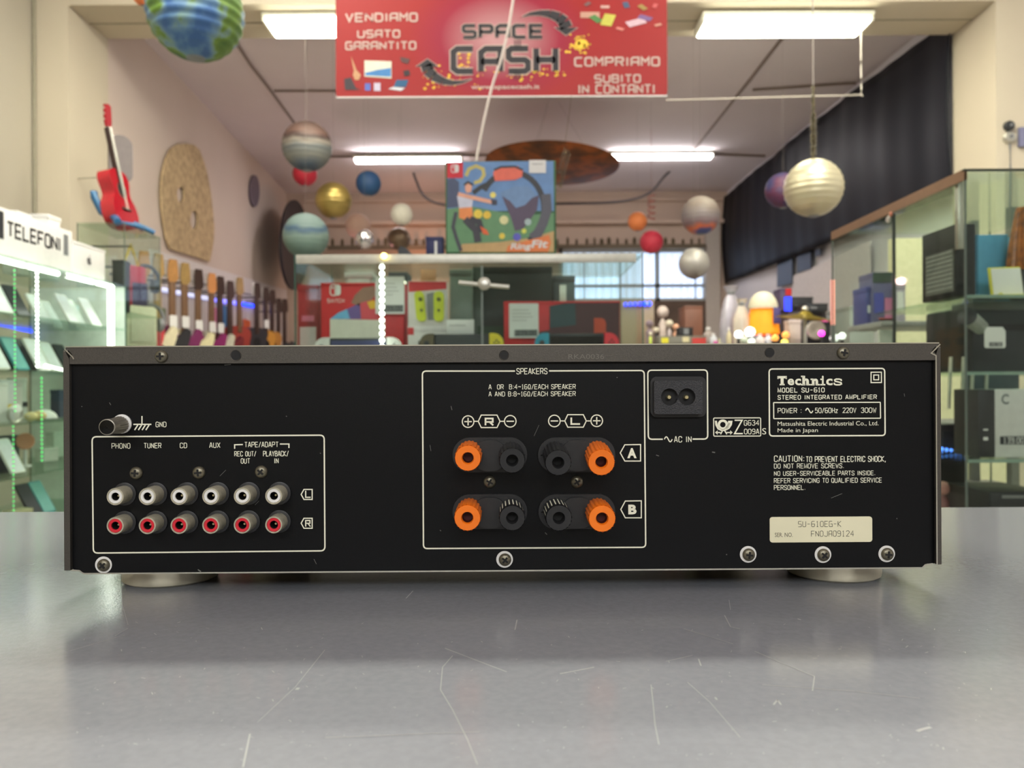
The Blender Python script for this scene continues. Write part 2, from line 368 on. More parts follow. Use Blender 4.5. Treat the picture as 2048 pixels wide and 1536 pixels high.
# back wall with the high window opening
wx0, wx1 = W(1118, 500, DB).x, W(1414, 500, DB).x; wz0, wz1 = W(1300, 604, DB).z, W(1300, 497, DB).z
bw = MB()
bw.b2(-3.6, DB, 0, wx0, DB + .15, ZC); bw.b2(wx1, DB, 0, 3.6, DB + .15, ZC); bw.b2(wx0, DB, 0, wx1, DB + .15, wz0); bw.b2(wx0, DB, wz1, wx1, DB + .15, ZC)
struct('wall_back', bw, m_back)
def lz(py): return W(1000, py, DB).z
struct('trim_5', MB().b2(XL(DB) + .25, DB - .12, lz(451), XR(DB) - .05, DB, lz(444)), m_back)
struct('trim_6', MB().b2(XL(DB) + .25, DB - .05, lz(405), XR(DB) - .05, DB, lz(398)), m_back)
struct('trim_7', MB().b2(W(1412, 500, DB - .1).x, DB - .1, 0, W(1440, 500, DB - .1).x, DB, lz(446)), mat('pier_paint', (178, 168, 158), .85))
# window: frame, mullions, sheer curtain lit by the daylight behind
wn = MB(); t = .05
wn.b2(wx0, DB - .02, wz0, wx0 + t, DB + .1, wz1); wn.b2(wx1 - t, DB - .02, wz0, wx1, DB + .1, wz1); wn.b2(wx0, DB - .02, wz0, wx1, DB + .1, wz0 + t); wn.b2(wx0, DB - .02, wz1 - t, wx1, DB + .1, wz1)
wf = wn.build('window_1', mat('window_frame_paint', (176, 180, 178), .5), smooth=0); wf['kind'] = 'structure'
mu = MB(); xm = W(1314, 500, DB).x; zm = lz(573)
mu.b2(xm - .03, DB - .02, wz0, xm + .03, DB + .02, wz1); mu.b2(wx0, DB - .02, zm - .02, wx1, DB + .02, zm + .02)
for px in (1168, 1240, 1390): x = W(px, 500, DB).x; mu.b2(x - .008, DB - .01, wz0, x + .008, DB + .01, wz1)
mu.build('window_mullions', mat('mullion_grey', (150, 160, 166), .5), wf, smooth=0)
cu = MB(); n = 160
vs = []; 
for i in range(n + 1):
    x = wx0 + (wx1 - wx0) * i / n; y = DB + .07 + .02 * sin(i * .75) + .01 * sin(i * 1.9)
    vs += [(x, y, wz0), (x, y, wz1)]
cu.add(vs, [(2 * i, 2 * i + 2, 2 * i + 3, 2 * i + 1) for i in range(n)])
o = cu.build('sheer_curtain', mat('daylit_sheer', (214, 224, 240), .9, emit=1.6, ecol=(206, 222, 250), var=.08, scale=6)); tag(o, 'white sheer curtain glowing with daylight in the high back window', 'curtain')
# dark brown panelling under the window
struct('baseboard_back', MB().b2(W(1085, 640, DB - .06).x, DB - .06, .9, W(1412, 640, DB - .06).x, DB, lz(604)), mat('brown_panel', (84, 66, 54), .7, var=.2, scale=6))
# fringed valance
va = MB(); vy = DB - .14
x0, x1 = W(655, 480, vy).x, W(1412, 480, vy).x
v0, v1 = W(1000, 498, vy).z, W(1000, 490, vy).z
val = thing('fringed_valance', 'brown fringed valance running along the top of the high back window', 'valance', (0, vy, v0))
MB().b2(x0, -.015, 0, x1, .015, v1 - v0).build('pelmet_rail', mat('valance_brown', (96, 84, 66), .8), val, smooth=0)
fr = MB(); rr_ = random.Random(5); px = 665
while px < 1405:
    x = W(px, 480, vy).x; h = (W(px, 476 + rr_.uniform(-2, 2), vy).z - v0); w_ = .018 * rr_.uniform(.8, 1.5)
    fr.sphere((x, 0, h * .62), .022, 10, 8, (w_ / .022, .7, h * .4 / .022)); px += rr_.uniform(13, 21)
fr.build('fringe_tassels', mat('tassel_brown', (84, 72, 52), .9), val)['kind'] = 'stuff'
# ---- lights
m_tube = {'n': mat('tube_warm', (255, 255, 240), .5, emit=44, ecol=(255, 252, 226), var=0), 'f': mat('tube_cool', (255, 255, 250), .5, emit=70, ecol=(255, 250, 250), var=0)}
m_fix = mat('fixture_white', (226, 224, 206), .5)
LIGHT_LABELS = []
def light(px0, px1, py, d, kind, label, hang=0.0, wide=.10):
    a = W(px0, py, d); b = W(px1, py, d); L = b.x - a.x; c = (a + b) / 2
    t = thing('ceiling_light', label, 'light', c, 0, 'fluorescent ceiling lights')
    MB().b2(-L / 2 - .02, -wide, .018, L / 2 + .02, wide, .05, .008).build('housing', m_fix, t)
    MB().prism(rrect(-L / 2, -.018, L / 2, .02, .012), -wide * .82, wide * .82).build('diffuser', m_tube[kind], t)
    for s in (-1, 1): MB().box((s * (L / 2 + .01), 0, .009), (.02, wide * 1.8, .042), .004).build('end_cap', m_fix, t)
    if hang > 0:
        for s in (-1, 1): MB().cyl((s * L * .4, 0, .04), (s * L * .4, 0, hang), .006, n=8).build('hanger', m_fix, t)
    return t
def zat(d, z, px=1024): return 768 - (z - CAM.z) / d * F
light(1402, 1726, zat(5.0, ZS - .05), 5.0, 'n', 'bright fluorescent fixture under the cream arch, above the silver ribbed globe', 0, .13)
light(541, 865, zat(5.0, ZS - .05), 5.0, 'n', 'bright fluorescent fixture under the arch, half hidden by the red banner', 0, .13)
light(711, 921, 321, 8.8, 'f', 'far fluorescent tube above the small dark blue globe', ZC - W(800, 321, 8.8).z - .001, .06)
light(1219, 1423, 314, 8.8, 'f', 'far fluorescent tube beside the flat orange disc', ZC - W(1300, 314, 8.8).z - .001, .06)
m_tube['a'] = mat('tube_front', (255, 255, 244), .5, emit=120, ecol=(255, 253, 236), var=0); m_tube['b'] = mat('tube_added', (255, 255, 244), .5, emit=125, ecol=(255, 253, 236), var=0)
for x, yy, kk in ((-1.25, 3.45, 'a'), (1.65, 3.45, 'a'), (-1.25, 2.3, 'b'), (1.65, 2.3, 'b')):  # the pair nearest the counter is added, out of view, to brighten it
    light(1024 + (x - .55) / yy * F, 1024 + (x + .55) / yy * F, zat(yy, ZC - .052), yy, kk, 'fluorescent ceiling fixture, %s, %s' % ('nearer the arch' if yy > 3 else 'unseen, added over the shop counter', 'phone showcase side' if x < 0 else 'side of the showcase with the computer'), 0, .13)
# ---- ceiling conduits
m_cond = mat('conduit_grey', (128, 112, 104), .7)
def cz(px, py, z=ZC - .012):
    r = ray(px, py); t = (z - CAM.z) / r.z; return CAM + r * t
def conduit(pts, r, label, mt=None):
    P = [cz(*p) for p in pts]; c = P[0].copy(); o = MB().tube([p - c for p in P], r, 8).build('ceiling_conduit', mt or m_cond, None, c); tag(o, label, 'conduit', 'surface conduits on the ceiling')
conduit([(466, 76), (500, 128), (540, 180), (590, 247), (640, 310)], .012, 'grey conduit crossing the ceiling behind the striped planet globe')
conduit([(548, 182), (680, 182), (760, 183)], .010, 'grey conduit on the ceiling running behind the red banner')
conduit([(1565, 76), (1500, 160), (1440, 235), (1388, 300)], .012, 'grey conduit running along the ceiling to the far right fluorescent tube')
conduit([(600, 314), (800, 312), (1000, 310), (1240, 306), (1400, 308), (1530, 312)], .014, 'long grey conduit on the far ceiling behind both far tubes')
conduit([(1505, 180), (1620, 172), (1712, 166)], .012, 'short grey conduit on the ceiling above the silver ribbed globe')
c = W(70, 300, D0 - .02); o = MB().tube([(0, 0, -1.6), (0, 0, ZS + .2 - c.z)], .011, 8).build('corner_shade_rod', mat('corner_shade', (150, 144, 124), .6), None, (XLN + .012, D0 - .012, c.z)); tag(o, 'thin grey upright rod standing for the shaded corner line of the near left wall', 'shade line')  # grey rod put in for the shading line of the wall corner
# ---- black curtain on the right wall
m_cur = bands('black_satin', [(0, (8, 9, 13)), (.5, (13, 14, 21)), (1, (20, 22, 30))], 'X', .25, .5, 3, rough=.55)
MATS['black_satin'].node_tree.nodes['Principled BSDF'].inputs['Specular IOR Level'].default_value = .22
RF = Frame((XR(DB) - .06, DB - .05, 0), radians(-90 + .86))
CLen = DB - .05 - D1 + .02
cb = MB(); nx, nz = 150, 14; vs = []
for i in range(nx + 1):
    u = i / nx; d = DB - .05 - u * CLen
    zt_ = ZC - .03 - .0 * u; zb_ = 1.1 + (768 - 569 + .387 * 0) / F * 0
    pxx = 1024 + F * (XR(d) - .06) / d
    zb_ = 1.1 + (768 - (569 - .387 * (pxx - 1453))) / F * d
    ztt = 1.1 + (768 - max(389 - .83 * (pxx - 1458) if pxx < 1637 else 240 - .746 * (pxx - 1637), -50)) / F * d
    ztt = min(ztt, ZC - .004)
    for j in range(nz + 1):
        v = j / nz; z = ztt + (zb_ - ztt) * v
        vs.append((u * CLen, .004 * sin(u * 95) + .006 * sin(u * 41 + v * 1.5) + .008 * sin(u * 23 - v * 3) - .03 * sin(pi * v), z))
fs = [(i * (nz + 1) + j, i * (nz + 1) + j + 1, (i + 1) * (nz + 1) + j + 1, (i + 1) * (nz + 1) + j) for i in range(nx) for j in range(nz)]
cb.add(vs, fs); o = cb.build('black_curtain', m_cur, None, RF.loc, (0, 0, RF.rz), smooth=60)
md = o.modifiers.new('cloth', 'SOLIDIFY'); md.thickness = .004
tag(o, 'long black satin curtain hanging across the upper right wall', 'curtain')
# ================================================================ COUNTER + AMPLIFIER
CZ = 0.997
m_counter = mat('grey_laminate', (152, 154, 160), .16, var=.05, scale=300, bump=.03, bscale=900)
m_edge = mat('counter_edge', (70, 70, 74), .5)
m_cream = mat('print_cream', (240, 238, 214), .6, var=.03)
m_scratch = mat('scratch_pale', (172, 172, 172), .6)
m_panel = mat('black_steel', (7, 8, 10), .4, var=.12, scale=900, bump=.03, bscale=1500, spec=.22)
m_case = mat('bronze_grey_paint', (84, 80, 74), .42, .55, var=.12, scale=1500, bump=.07, bscale=1800)
m_bright = mat('bare_edge_metal', (205, 203, 190), .3, .9)
m_screw = mat('dark_zinc', (116, 111, 94), .35, .7)
m_slot = mat('slot_black', (14, 13, 12), .7)
m_white = mat('white_plastic', (228, 226, 220), .4)
m_red = mat('red_plastic', (208, 32, 48), .4)
m_nickel = mat('old_nickel', (196, 190, 168), .35, .5, var=.2, scale=300)
m_blackp = mat('black_plastic', (34, 34, 35), .42)
m_blackr = mat('black_plastic_rough', (48, 48, 50), .55, bump=.5, bscale=1400)
m_orange = mat('orange_plastic', (255, 124, 22), .4)
m_foot = mat('champagne_metal', (206, 198, 174), .32, .55, var=.1, scale=100)
m_sticker = mat('sticker_cream', (232, 226, 192), .6, var=.02)
m_ink = mat('ink_grey', (84, 80, 68), .7)
m_pin = mat('pin_brass', (214, 204, 160), .3, .9)

ct = thing('shop_counter', 'glossy grey laminate shop counter with scratches, under the black amplifier', 'counter', (0, .30, 0))
MB().b2(-1.6, -.45, CZ - .035, 1.6, .334, CZ, .003).build('countertop', m_counter, ct)
MB().b2(-1.55, .25, 0, 1.55, .32, CZ - .035).build('front_panel', m_edge, ct)
sc = MB()
def cpt(px, py):
    r = ray(px, py); t = (CZ - CAM.z) / r.z; p = CAM + r * t; return (p.x, p.y - .30)
def cline(pts, wd):
    P = [Vector(cpt(*p)) for p in pts]
    for a, b in zip(P, P[1:]):
        d = (b - a).normalized(); n = Vector((-d.y, d.x)) * wd / 2
        sc.add([(q.x, q.y, CZ + .0001) for q in (a - n, b - n, b + n, a + n)], [(0, 1, 2, 3)])
for pts, wd in [([(890, 1297), (1013, 1344)], .0004), ([(905, 1312), (885, 1335), (881, 1380), (905, 1420), (935, 1480), (955, 1530)], .0003),
                ([(650, 1300), (590, 1375), (515, 1445)], .0002), ([(500, 1468), (486, 1535)], .0005), ([(650, 1476), (850, 1468), (960, 1464)], .0003),
                ([(242, 1150), (245, 1210), (256, 1250)], .00025), ([(230, 1272), (256, 1257)], .0004), ([(812, 1197), (826, 1182)], .0004),
                ([(1368, 1258), (1466, 1288)], .0004), ([(1510, 1303), (1560, 1325), (1629, 1353)], .0005), ([(1629, 1353), (1625, 1382)], .0004),
                ([(1525, 1370), (1700, 1382), (1840, 1397)], .0003), ([(1449, 1231), (1461, 1254), (1480, 1258)], .0005), ([(1120, 1348), (1188, 1335)], .0006),
                ([(1302, 1370), (1306, 1405), (1310, 1450), (1318, 1490)], .0003), ([(1375, 1365), (1420, 1405), (1480, 1475)], .00025),
                ([(1595, 1238), (1602, 1240)], .0007), ([(1547, 1410), (1555, 1400), (1562, 1410)], .0006), ([(1332, 1323), (1385, 1311)], .0003),
                ([(1030, 1260), (1034, 1240)], .0005), ([(593, 1380), (597, 1376)], .0012), ([(1834, 1463), (1845, 1459), (1862, 1455)], .0012),
                ([(1458, 1200), (1461, 1220)], .0002), ([(1397, 1318), (1402, 1332)], .0005), ([(1430, 1395), (1434, 1400)], .0007), ([(140, 1302), (250, 1270)], .0002)]:
    cline(pts, wd)
rs = random.Random(3)
for i in range(230):
    px = rs.uniform(150, 1990); py = rs.uniform(1240, 1530); L = rs.uniform(2, 9); a = rs.uniform(0, pi)
    cline([(px, py), (px + L * cos(a), py + L * .5 * sin(a))], rs.uniform(.0001, .00035))
sc.build('scratch_marks', m_scratch, ct, smooth=0)['kind'] = 'stuff'

PSI = radians(.5)
AF = Frame(W(1004, 1186, .379), PSI); AF.loc.z = CZ
A = AF.L
amp = thing('stereo_amplifier', 'black stereo amplifier seen from behind, standing on the grey counter', 'amplifier', AF.loc, PSI)
DEP = .232
xl, zt = A(131, 690); xr, _ = A(1876.5, 686); zt = (A(131, 692)[1] + A(1876.5, 687)[1]) / 2
zlip = (A(140, 729)[1] + A(1865, 720)[1]) / 2
zb = (A(165, 1147)[1] + A(1845, 1136.5)[1]) / 2
zc = (A(133, 1140)[1] + A(1876, 1126)[1]) / 2
pil = A(146, 900)[0]; pir = A(1866, 900)[0]
# casing: top lid with rear lip, side lips
cs = MB()
cs.b2(xl, 0.0, zt - .0016, xr, DEP, zt, .0006)                  # lid
cs.b2(xl, 0, zc, xl + .0012, DEP, zt, .0004); cs.b2(xr - .0012, 0, zc, xr, DEP, zt, .0004)
g = .0012
cs.prism([(xl + .001, zt), (xr - .001, zt), (xr - .0045, zt - .004), (pir + .0002, zt - .0052), (pir + .0002, zlip), (pil - .0002, zlip), (pil - .0002, zt - .0052), (xl + .0045, zt - .004)], -.0022, .001)
cs.prism([(xl, zt - .002), (xl + .0012, zt - .0028), (pil - .0005, zt - .0062), (pil - .0005, zc), (xl, zc)], -.002, .0012)
cs.prism([(xr, zt - .002), (xr - .0012, zt - .0028), (pir + .0005, zt - .0062), (pir + .0005, zc), (xr, zc)], -.002, .0012)
cas = cs.build('casing', m_case, amp)
ed = MB()
ed.b2(xl + .001, -.0026, zt - .0005, xr - .001, -.0018, zt + .0001)
ed.stroke([(xl + .0008, zt - .0012), (xl + .0048, zt - .0052), (xl + .0053, zt - .0062)], .0006, -.0024)
ed.stroke([(xr - .0004, zt - .0008), (xr - .0048, zt - .0052), (pir + .0004, zt - .0064), (pir + .0004, zc)], .0006, -.0024)
ed.build('bare_edge', m_bright, cas, smooth=0)['label'] = 'bright worn edge of the casing'
st = MB(); x0, z0 = A(1136, 718.5); x1, z1 = A(1207, 708.5)
text(st, 'RKA0036', x0, z0, x1, z1, -.00235); st.build('stamped_number', mat('stamp_grey', (112, 108, 100), .45, .5), cas, smooth=0)
for i, (px, py, r) in enumerate([(474.8, 711.3, 9.5), (1008, 710.7, 8.5), (1536.3, 705.6, 8.8)]):
    x, z = A(px, py); r *= AF.S(px, py)
    h = MB(); h.lathe([(r * 1.2, 0), (r * 1.12, .0003), (r, .0001)], (x, -.00215, z), (0, -1, 0), 24); h.mi = 1
    h.lathe([(r, 0), (r, .00012)], (x, -.0023, z), (0, -1, 0), 24); h.build('screw_hole', [m_case, m_slot], cas)
# rear panel
pa = MB()
lo = [(pil - .001, zlip + .002), (pir + .001, zlip + .002), (pir + .001, zc + .002), (A(1866, 900)[0], zc), (A(1850, 900)[0], zc), (A(1845, 900)[0], zb), (A(166, 900)[0], zb), (A(162, 900)[0], zb + .0012), (A(146, 900)[0], zc), (pil - .001, zc + .002)]
pa.prism(lo, 0, .0015)
pan = pa.build('rear_panel', m_panel, amp, smooth=0)
pe = MB()
pe.stroke([(A(140, 900)[0], zc - .0002), (A(158, 900)[0], zc - .0006), (A(164, 900)[0], zb + .0004), (A(168, 900)[0], zb + .0001), (A(1843, 900)[0], zb + .0001), (A(1849, 900)[0], zc - .0006), (A(1864, 900)[0], zc - .0001)], .0007, -.0002)
pe.build('panel_edge', m_bright, pan, smooth=0)['label'] = 'bare metal lower edge of the rear panel'
MB().b2(xl + .004, .004, zb + .0005, xr - .004, DEP - .002, zb + .002).build('bottom_plate', m_panel, amp, smooth=0)
MB().b2(xl, DEP - .004, zc, xr, DEP + .004, zt, .001).build('front_fascia', m_blackp, amp)
# feet
for px, yy in ((345, .036), (1664, .036)):
    x = AF.L(px, 1150, yy)[0]
    MB().lathe([(.0225, 0), (.0243, .0012), (.0246, .003), (.0246, .0165), (.023, zb + .001)], (x, yy, 0), (0, 0, 1), 48).build('foot', m_foot, amp)
for sx in (-.16, .16):
    MB().lathe([(.0225, 0), (.0243, .0012), (.0246, .0165), (.023, zb + .001)], (sx, DEP - .04, 0), (0, 0, 1), 32).build('foot', m_foot, amp)
# lettering -------------------------------------------------------------
YP = -.00015
def T(mb, st, px0, py0, px1, py1, bold=.012, y=YP, sh=0.0):
    x0, z0 = A(px0, py1); x1, z1 = A(px1, py0)
    if bold in (.012, .025) and all(c == ' ' or c in SC for c in st):
        u = .5 * (z1 - z0) / 8; wd = .8 if bold == .012 else 1.05; ctext(mb, st, x0 + u, z0 + u, x1 - u, z1 - u, y, wd, 1.6 if bold == .012 else 1.9)
    else: text(mb, st, x0, z0, x1, z1, y, bold, sh)
def ST(mb, pts, wpx=2.6, closed=False, y=YP):
    mb.stroke([A(*p) for p in pts], wpx * AF.S(1024, 900), y, closed)
def rpath(c, r, n=6):
    """rounded path through pixel corners TL,TR,BR,BL (closed)"""
    out = []; k = len(c)
    for i in range(k):
        p = Vector(c[i]); a = (Vector(c[i - 1]) - p).normalized(); b = (Vector(c[(i + 1) % k]) - p).normalized()
        for j in range(n + 1):
            t = j / n; q0 = p + a * r; q1 = p + b * r
            out.append(tuple((q0 * (1 - t) + p * t) * (1 - t) + (p * (1 - t) + q1 * t) * t))
    return out
def circ(px, py, r, n=28): return [(px + r * cos(2 * pi * i / n), py + r * sin(2 * pi * i / n)) for i in range(n)]
def sine(px0, py0, px1, py1, n=20):
    return [(px0 + (px1 - px0) * i / n, (py0 + py1) / 2 - (py1 - py0) / 2 * sin(2 * pi * i / n)) for i in range(n + 1)]
Lm = MB()      # input section print
ST(Lm, rpath([(184.5, 873.5), (648.5, 870.3), (650, 1101.5), (187, 1106)], 9), 2.8, True)
for a in [('PHONO', 223.3, 886, 261.2, 897.5), ('TUNER', 287.6, 885.6, 323, 896.8), ('CD', 359.7, 885.3, 374.6, 896.5), ('AUX', 418.6, 884.6, 441, 896),
          ('TAPE/ADAPT', 489, 883.3, 557.4, 894.8), ('REC OUT/', 468.7, 902.2, 512.7, 913), ('OUT', 481.5, 916.4, 500.5, 927.3), ('PLAYBACK/', 526.2, 901.5, 577.7, 913),
          ('IN', 548.2, 916, 557.7, 927), ('GND', 311.3, 843.3, 333.3, 854.5)]: T(Lm, *a)
ST(Lm, [(469.5, 897.5), (469.5, 889.5), (486, 889)], 2.4); ST(Lm, [(560, 888), (578, 888), (578, 896)], 2.4)
ST(Lm, [(284.2, 832), (284.2, 848)], 2.4); ST(Lm, [(267, 848.7), (303, 848.7)], 2.6)
for i in range(4): ST(Lm, [(276 + i * 7.5, 850), (269.5 + i * 7.5, 860)], 2.6)
for py, c in ((988.8, 'L'), (1046.4, 'R')):
    ST(Lm, [(602.5, py), (608, py - 10), (624.5, py - 10), (624.5, py + 10), (608, py + 10)], 2.2, True)
ST(Lm, [(611.5, 981.5), (611.5, 994.5), (621.5, 994.5)], 2.4)
ST(Lm, [(611.5, 1053), (611.5, 1041), (620, 1041), (620, 1046.5), (611.5, 1046.5)], 2.4); ST(Lm, [(616, 1046.5), (621, 1053)], 2.4)
Lm.build('printed_lettering', m_cream, pan, smooth=0)['label'] = 'cream print around the input jacks'
Lm = MB()      # speaker section print
c = rpath([(844.8, 742.2), (1288.3, 741), (1291.3, 1094.5), (847, 1097)], 8)
top = [(1027, 742.1)] + c[3:0:-1]
n6 = 7
tl, tr, br, bl = c[0:7], c[7:14], c[14:21], c[21:28]
ST(Lm, [(1098, 741.8)] + tr + br + bl + tl + [(1030, 742.1)], 2.8)
for a in [('SPEAKERS', 1032.6, 736, 1095, 748.8), ('A  OR  B:4~16\u03a9/EACH SPEAKER', 977, 768, 1151.4, 779), ('A AND B:8~16\u03a9/EACH SPEAKER', 977, 782.3, 1151.4, 793.2)]: T(Lm, *a)
for (cx, cy, s) in ((936.2, 843.2, '+'), (1020.5, 842.5, '-'), (1108.7, 841.9, '-'), (1193.4, 841.5, '+')):
    ST(Lm, circ(cx, cy, 11.6), 2.2, True); ST(Lm, [(cx - 7.5, cy), (cx + 7.5, cy)], 2.4)
    if s == '+': ST(Lm, [(cx, cy - 7.5), (cx, cy + 7.5)], 2.4)
for (x0, x1, cy, c0, c1) in ((956.5, 1000, 842.6, 948.5, 1008.5), (1129.5, 1172.5, 841.8, 1121, 1181.5)):
    ST(Lm, [(x0, cy), (x0 + 6, cy - 12.5), (x1 - 6, cy - 12.5), (x1, cy), (x1 - 6, cy + 12.5), (x0 + 6, cy + 12.5)], 2.2, True)
    ST(Lm, [(c0, cy), (x0, cy)], 2.2); ST(Lm, [(x1, cy), (c1, cy)], 2.2)
ST(Lm, [(971, 850.5), (971, 837), (985.5, 837), (985.5, 843.8), (971, 843.8)], 3.4); ST(Lm, [(979, 843.8), (986.5, 850.5)], 3.4)
ST(Lm, [(1142.5, 835), (1142.5, 848), (1160, 848)], 3.4)
for (x0, x1, y0, y1) in ((1240.5, 1281, 889.5, 922), (1241.5, 1282.5, 1002, 1035.5)):
    cy = (y0 + y1) / 2; ST(Lm, [(x0, cy), (x0 + 9, y0), (x1, y0 - .5), (x1, y1), (x0 + 9, y1)], 2.2, True)
T(Lm, 'A', 1254.6, 896, 1273, 916.4, .05); T(Lm, 'B', 1256.5, 1009, 1273, 1028.7, .05)
Lm.build('printed_lettering', m_cream, pan, smooth=0)['label'] = 'cream print around the speaker terminals'
Lm = MB()      # mains, approval, rating plate, caution
c = rpath([(1295.4, 740.5), (1414.6, 739.8), (1415.3, 878), (1296.5, 878.5)], 8)
tl, tr, br, bl = c[0:7], c[7:14], c[14:21], c[21:28]
ST(Lm, [(1325.5, 878.4)] + bl + tl + tr + br + [(1385, 878.1)], 2.8)
T(Lm, 'AC IN', 1347.7, 872.2, 1383.3, 885); ST(Lm, sine(1328.5, 873.5, 1344.3, 883.5), 2.2)
ST(Lm, rpath([(1427, 836), (1521, 835.6), (1521.3, 872), (1427.3, 872.3)], 2.5), 2.0, True)
ST(Lm, [(1469, 840.5), (1484, 840.5), (1469, 867.2), (1485.5, 867.2)], 2.8)
T(Lm, 'G634', 1487.3, 840, 1518.4, 851.3); T(Lm, '009A', 1487.8, 857.3, 1518.4, 868.6); T(Lm, 'S', 1524.2, 856.3, 1532.3, 868.8, .0)
ST(Lm, circ(1445.5, 849.3, 8.0), 5.0, True)                      # post horn
ST(Lm, [(1431.5, 841.5), (1432.5, 849.5), (1436.5, 857), (1444, 860.5), (1451, 859), (1456, 853), (1458.5, 846)], 4.2)
Lm.flat([A(*p) for p in [(1456, 841.5), (1465, 841.5), (1463.5, 850), (1459, 857), (1453, 860.5), (1450, 856), (1455, 849)]], YP)
ST(Lm, [(1432.5, 865), (1441, 865)], 2.4); ST(Lm, [(1452, 865), (1463, 865)], 2.4)
for s, x in ((1, 1430), (-1, 1465.2)): Lm.flat([A(*p) for p in [(x, 865), (x + s * 5, 860.5), (x + s * 5, 869.5)]], YP)
ST(Lm, [(1445, 861), (1441, 868.5)], 2.4); ST(Lm, [(1449, 861), (1453.5, 868.5)], 2.4)
ST(Lm, rpath([(1538, 738), (1769, 736.8), (1770, 871), (1538.8, 872)], 7), 2.8, True)
ST(Lm, rpath([(1547, 805.2), (1760.4, 804.6), (1760.8, 836.4), (1547.3, 837.2)], 1), 2.2, True)
ST(Lm, [(1741.8, 744.5), (1762.5, 744.3), (1762.6, 765), (1741.8, 765.2)], 2.2, True); ST(Lm, [(1747.3, 750), (1757, 750), (1757, 759.6), (1747.3, 759.6)], 2.2, True)
for a in [('MODEL SU-610', 1555, 775, 1649, 785.2, .025), ('STEREO INTEGRATED AMPLIFIER', 1555, 789.2, 1753.3, 799.4, .025), ('POWER :', 1555, 815.8, 1603.4, 826.6),
          ('50/60Hz', 1629.5, 815.2, 1675.5, 826.4), ('220V', 1684.7, 815, 1712.4, 826), ('300W', 1721.2, 814.8, 1752.4, 825.8),
          ('Matsushita Electric Industrial Co., Ltd.', 1555, 842, 1756.8, 853, .0), ('Made in Japan', 1555, 856.3, 1635.6, 867, .0),
          ('CAUTION:', 1547.5, 910.6, 1609, 924), ('TO PREVENT ELECTRIC SHOCK,', 1611.2, 911.6, 1771.7, 924.6), ('DO NOT REMOVE SCREWS.', 1547.5, 926.3, 1688, 937.2),
          ('NO USER-SERVICEABLE PARTS INSIDE.', 1547.5, 941, 1750.7, 951.8), ('REFER SERVICING TO QUALIFIED SERVICE', 1547.5, 955, 1763.6, 966.4), ('PERSONNEL.', 1547.5, 969.6, 1610.9, 980.2)]: T(Lm, *a)
ST(Lm, sine(1611, 816.8, 1625.6, 825.6), 2.2)
# maker's word in a heavy slab serif, letter by letter
def slab(ch, x0, x1, y0, y1, ser):
    T(Lm, ch, x0, y0, x1, y1, .03 if ch in 'ec' else .06)
    for (sx, ex, sy) in ser: ST(Lm, [(sx, sy), (ex, sy)], 3.0)
TY, BY, XY = 752, 770.6, 757.2
slab('T', 1554.5, 1573.5, TY, BY, [(1559, 1569, 769.2)]); ST(Lm, [(1555.7, 753), (1555.7, 758)], 2.6); ST(Lm, [(1572.3, 753), (1572.3, 758)], 2.6)
slab('e', 1575, 1588, XY, BY, []); slab('c', 1589.8, 1602, XY, BY, [])
slab('h', 1604.5, 1617.5, 751.5, BY, [(1601.8, 1608, 752.8), (1602, 1610.5, 769.4), (1613, 1620.5, 769.4)])
slab('n', 1623.5, 1636, XY, BY, [(1620.8, 1626, 758.6), (1621, 1629, 769.4), (1631.8, 1639.5, 769.4)])
slab('i', 1643.5, 1647.2, 751.3, BY, [(1640.5, 1645, 758.6), (1640.5, 1650.5, 769.4)]); slab('c', 1652, 1665, XY, BY, []); ST(Lm, [(1682.6, 762), (1682, 759.4), (1678, 758.2), (1672, 758.2), (1669, 760), (1670, 762.4), (1676, 763.8), (1682, 765.6), (1682.6, 768), (1679, 769.6), (1672, 769.6), (1668.6, 768.4), (1668, 765.4)], 2.9)
Lm.build('printed_lettering', m_cream, pan, smooth=0)['label'] = 'cream rating plate, mains and caution print'
sf_ = MB()
for (xa, ya, xb, yb, w_) in [(1662, 996, 1684, 987, .8), (1424, 904, 1430, 905, 2.2), (219, 805, 222, 810, 1.2), (1312, 910, 1318, 912, 1.5), (440, 952, 452, 940, .7), (510, 1010, 518, 1002, .7), (628, 1118, 633, 1128, .8), (396, 1139, 402, 1143, 2), (1452, 1109, 1454, 1109, 2), (860, 890, 862, 902, .8), (902, 812, 904, 820, 1.2),
    (1068, 872, 1078, 850, .7), (1793, 1036, 1794, 1038, 1.6), (1808, 787, 1809, 793, 1), (572, 832, 574, 833, 1.5), (163, 813, 165, 813, 1.5), (640, 906, 642, 907, 1.3), (1090, 1065, 1094, 1069, 1.4), (880, 1060, 882, 1062, 1.4), (1233, 755, 1235, 755, 1.4), (449, 730, 462, 729, 1.6)]:
    ST(sf_, [(xa, ya), (xb, yb)], w_, False, YP)
sf_.build('scuff_marks', mat('dust_pale', (120, 120, 114), .8), pan, smooth=0)['kind'] = 'stuff'
# serial sticker
sk = MB(); p = [A(1539, 1034), A(1744, 1083.5)]
sk.prism(rrect(p[0][0], p[1][1], p[1][0], p[0][1], .0014), -.00035, 0)
stk = sk.build('serial_sticker', m_sticker, pan, smooth=0); stk['label'] = 'cream serial number sticker'
sl = MB()
for s, px0, py0, px1, py1 in (('SU-610EG-K', 1596, 1042, 1681.3, 1053.4), ('FN0JA09124', 1622, 1061.2, 1706.7, 1072.6)):
    x0, z0 = A(px0, py1); x1, z1 = A(px1, py0); stext(sl, s, x0, z0, x1, z1, -.0004, .62)
T(sl, 'SER. NO.', 1549.2, 1065, 1584.8, 1073.7, 0, -.0004)
sl.build('printed_lettering', m_ink, stk, smooth=0)
